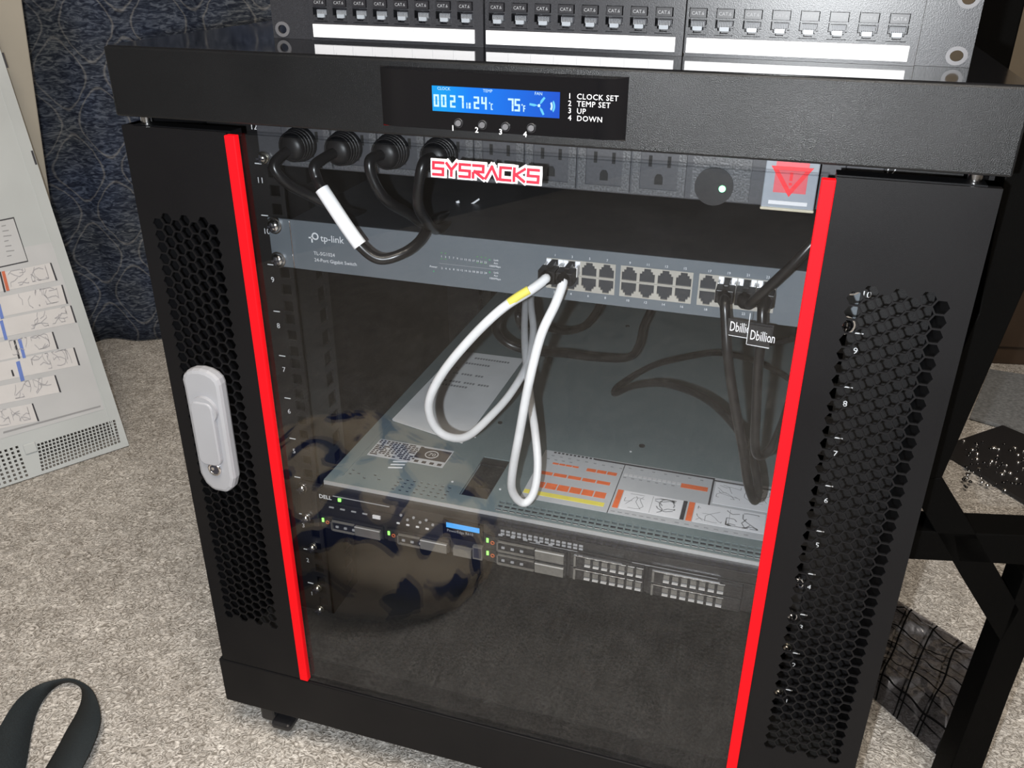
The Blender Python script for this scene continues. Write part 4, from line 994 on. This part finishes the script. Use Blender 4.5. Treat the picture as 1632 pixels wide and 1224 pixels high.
# dark chest
c0 = at(1560, 585, 2, FZ)
ch = thing('dark_chest', 'dark brown wooden chest with paler top edge at the far right', 'chest', c0)
def TC(u, w, z): return Vector((c0.x, c0.y + .02, FZ)) + Vector((.98, .19, 0)) * u + Vector((-.19, .98, 0)) * w + Z * z
MB().box(-.06, .8, 0, .4, .0, .26, 'dark_wood', TC).build('chest_body', ch, bevel=.003)
MB().box(-.08, .82, -.02, .42, .26, .285, 'wood_edge', TC).build('chest_top', ch, bevel=.003)
MB().box(-.04, .78, -.008, 0, .04, .22, 'dark_wood', TC).build('chest_front', ch, bevel=.003)

# ================================================================== desk frame (right)
DP = Vector((.40, .12, 0)); dd = Vector((.97728, .21196, 0)); dn = Vector((-dd.y, dd.x, 0))
fr = thing('desk_frame', 'black metal desk frame with crossed braces right of the cabinet', 'desk', (.42, .13, FZ))
def bar(pxs, name, th=.03, clampz=False):
    P3 = [atp(a, b, DP, dn) for a, b in pxs]
    if clampz:
        for p in P3: p.z = max(p.z, FZ)
    MB().prism(P3, dn * th, 'desk_black').build(name, fr, bevel=.001)
def dpt(px, py): return atp(px, py, DP, dn)
bar([(1450, 846), (1720, 858), (1720, 905), (1440, 891)], 'stretcher')
bar([(1445, 768), (1502, 761), (1556, 850), (1626, 972), (1596, 1024), (1533, 920)], 'cross_brace')
bar([(1502, 761), (1590, 560), (1636, 455), (1720, 250), (1720, 160), (1625, 160), (1560, 500), (1470, 700), (1470, 765)], 'side_board')
bar([(1632, 918), (1622, 945), (1593, 1022), (1517, 1220), (1490, 1290), (1540, 1290), (1566, 1224), (1609, 1107), (1680, 930)], 'cross_brace')
xp = at(1608, 111, 1, .83)
o = MB().box(xp.x - .05, xp.x, .83, .88, FZ, 1.25, 'desk_black').box(xp.x - .065, xp.x + .0, .82, .89, FZ, FZ + .02, 'desk_black').build('shelf_upright', bevel=.002)
tag(o, 'black upright post rising behind the cabinet, right of the patch panel', 'post')

# ================================================================== added heap in front, stand-in for an unidentified shape mirrored in the glass
mb = MB(); nu, nv = 60, 30; vs = []
for j in range(nv + 1):
    for i in range(nu):
        a = 2 * math.pi * i / nu; e = math.pi / 2 * j / nv
        x = math.cos(a) * math.cos(e); y = math.sin(a) * math.cos(e); z = math.sin(e)
        k = 1 + .12 * noise.noise(Vector((x * 2.2, y * 2.2, z * 2.2))) + .04 * noise.noise(Vector((x * 7, y * 7, z * 7)))
        ang = math.radians(28); X_, Y_ = x * .22 * k, y * .17 * k
        vs.append((-.335 + X_ * math.cos(ang) - Y_ * math.sin(ang), -.37 + X_ * math.sin(ang) + Y_ * math.cos(ang), FZ + .002 + z * .15 * k))
mb.add(vs, [(j * nu + i, j * nu + (i + 1) % nu, (j + 1) * nu + (i + 1) % nu, (j + 1) * nu + i) for j in range(nv) for i in range(nu)], 'standin_print', True)
tag(mb.build('mirror_standin'), 'tan and navy stand-in heap added on the carpet to be mirrored in the glass door', 'stand-in')
# ceiling fixture around the lamp
lf = thing('ceiling_lamp', 'white round ceiling lamp lighting the room from above', 'lamp', (.35, -.85, 2.3))
MB().cyl((.35, -.85, 2.2), (0, 0, .098), .58, 'lamp_white', n=32).build('lamp_body', lf)
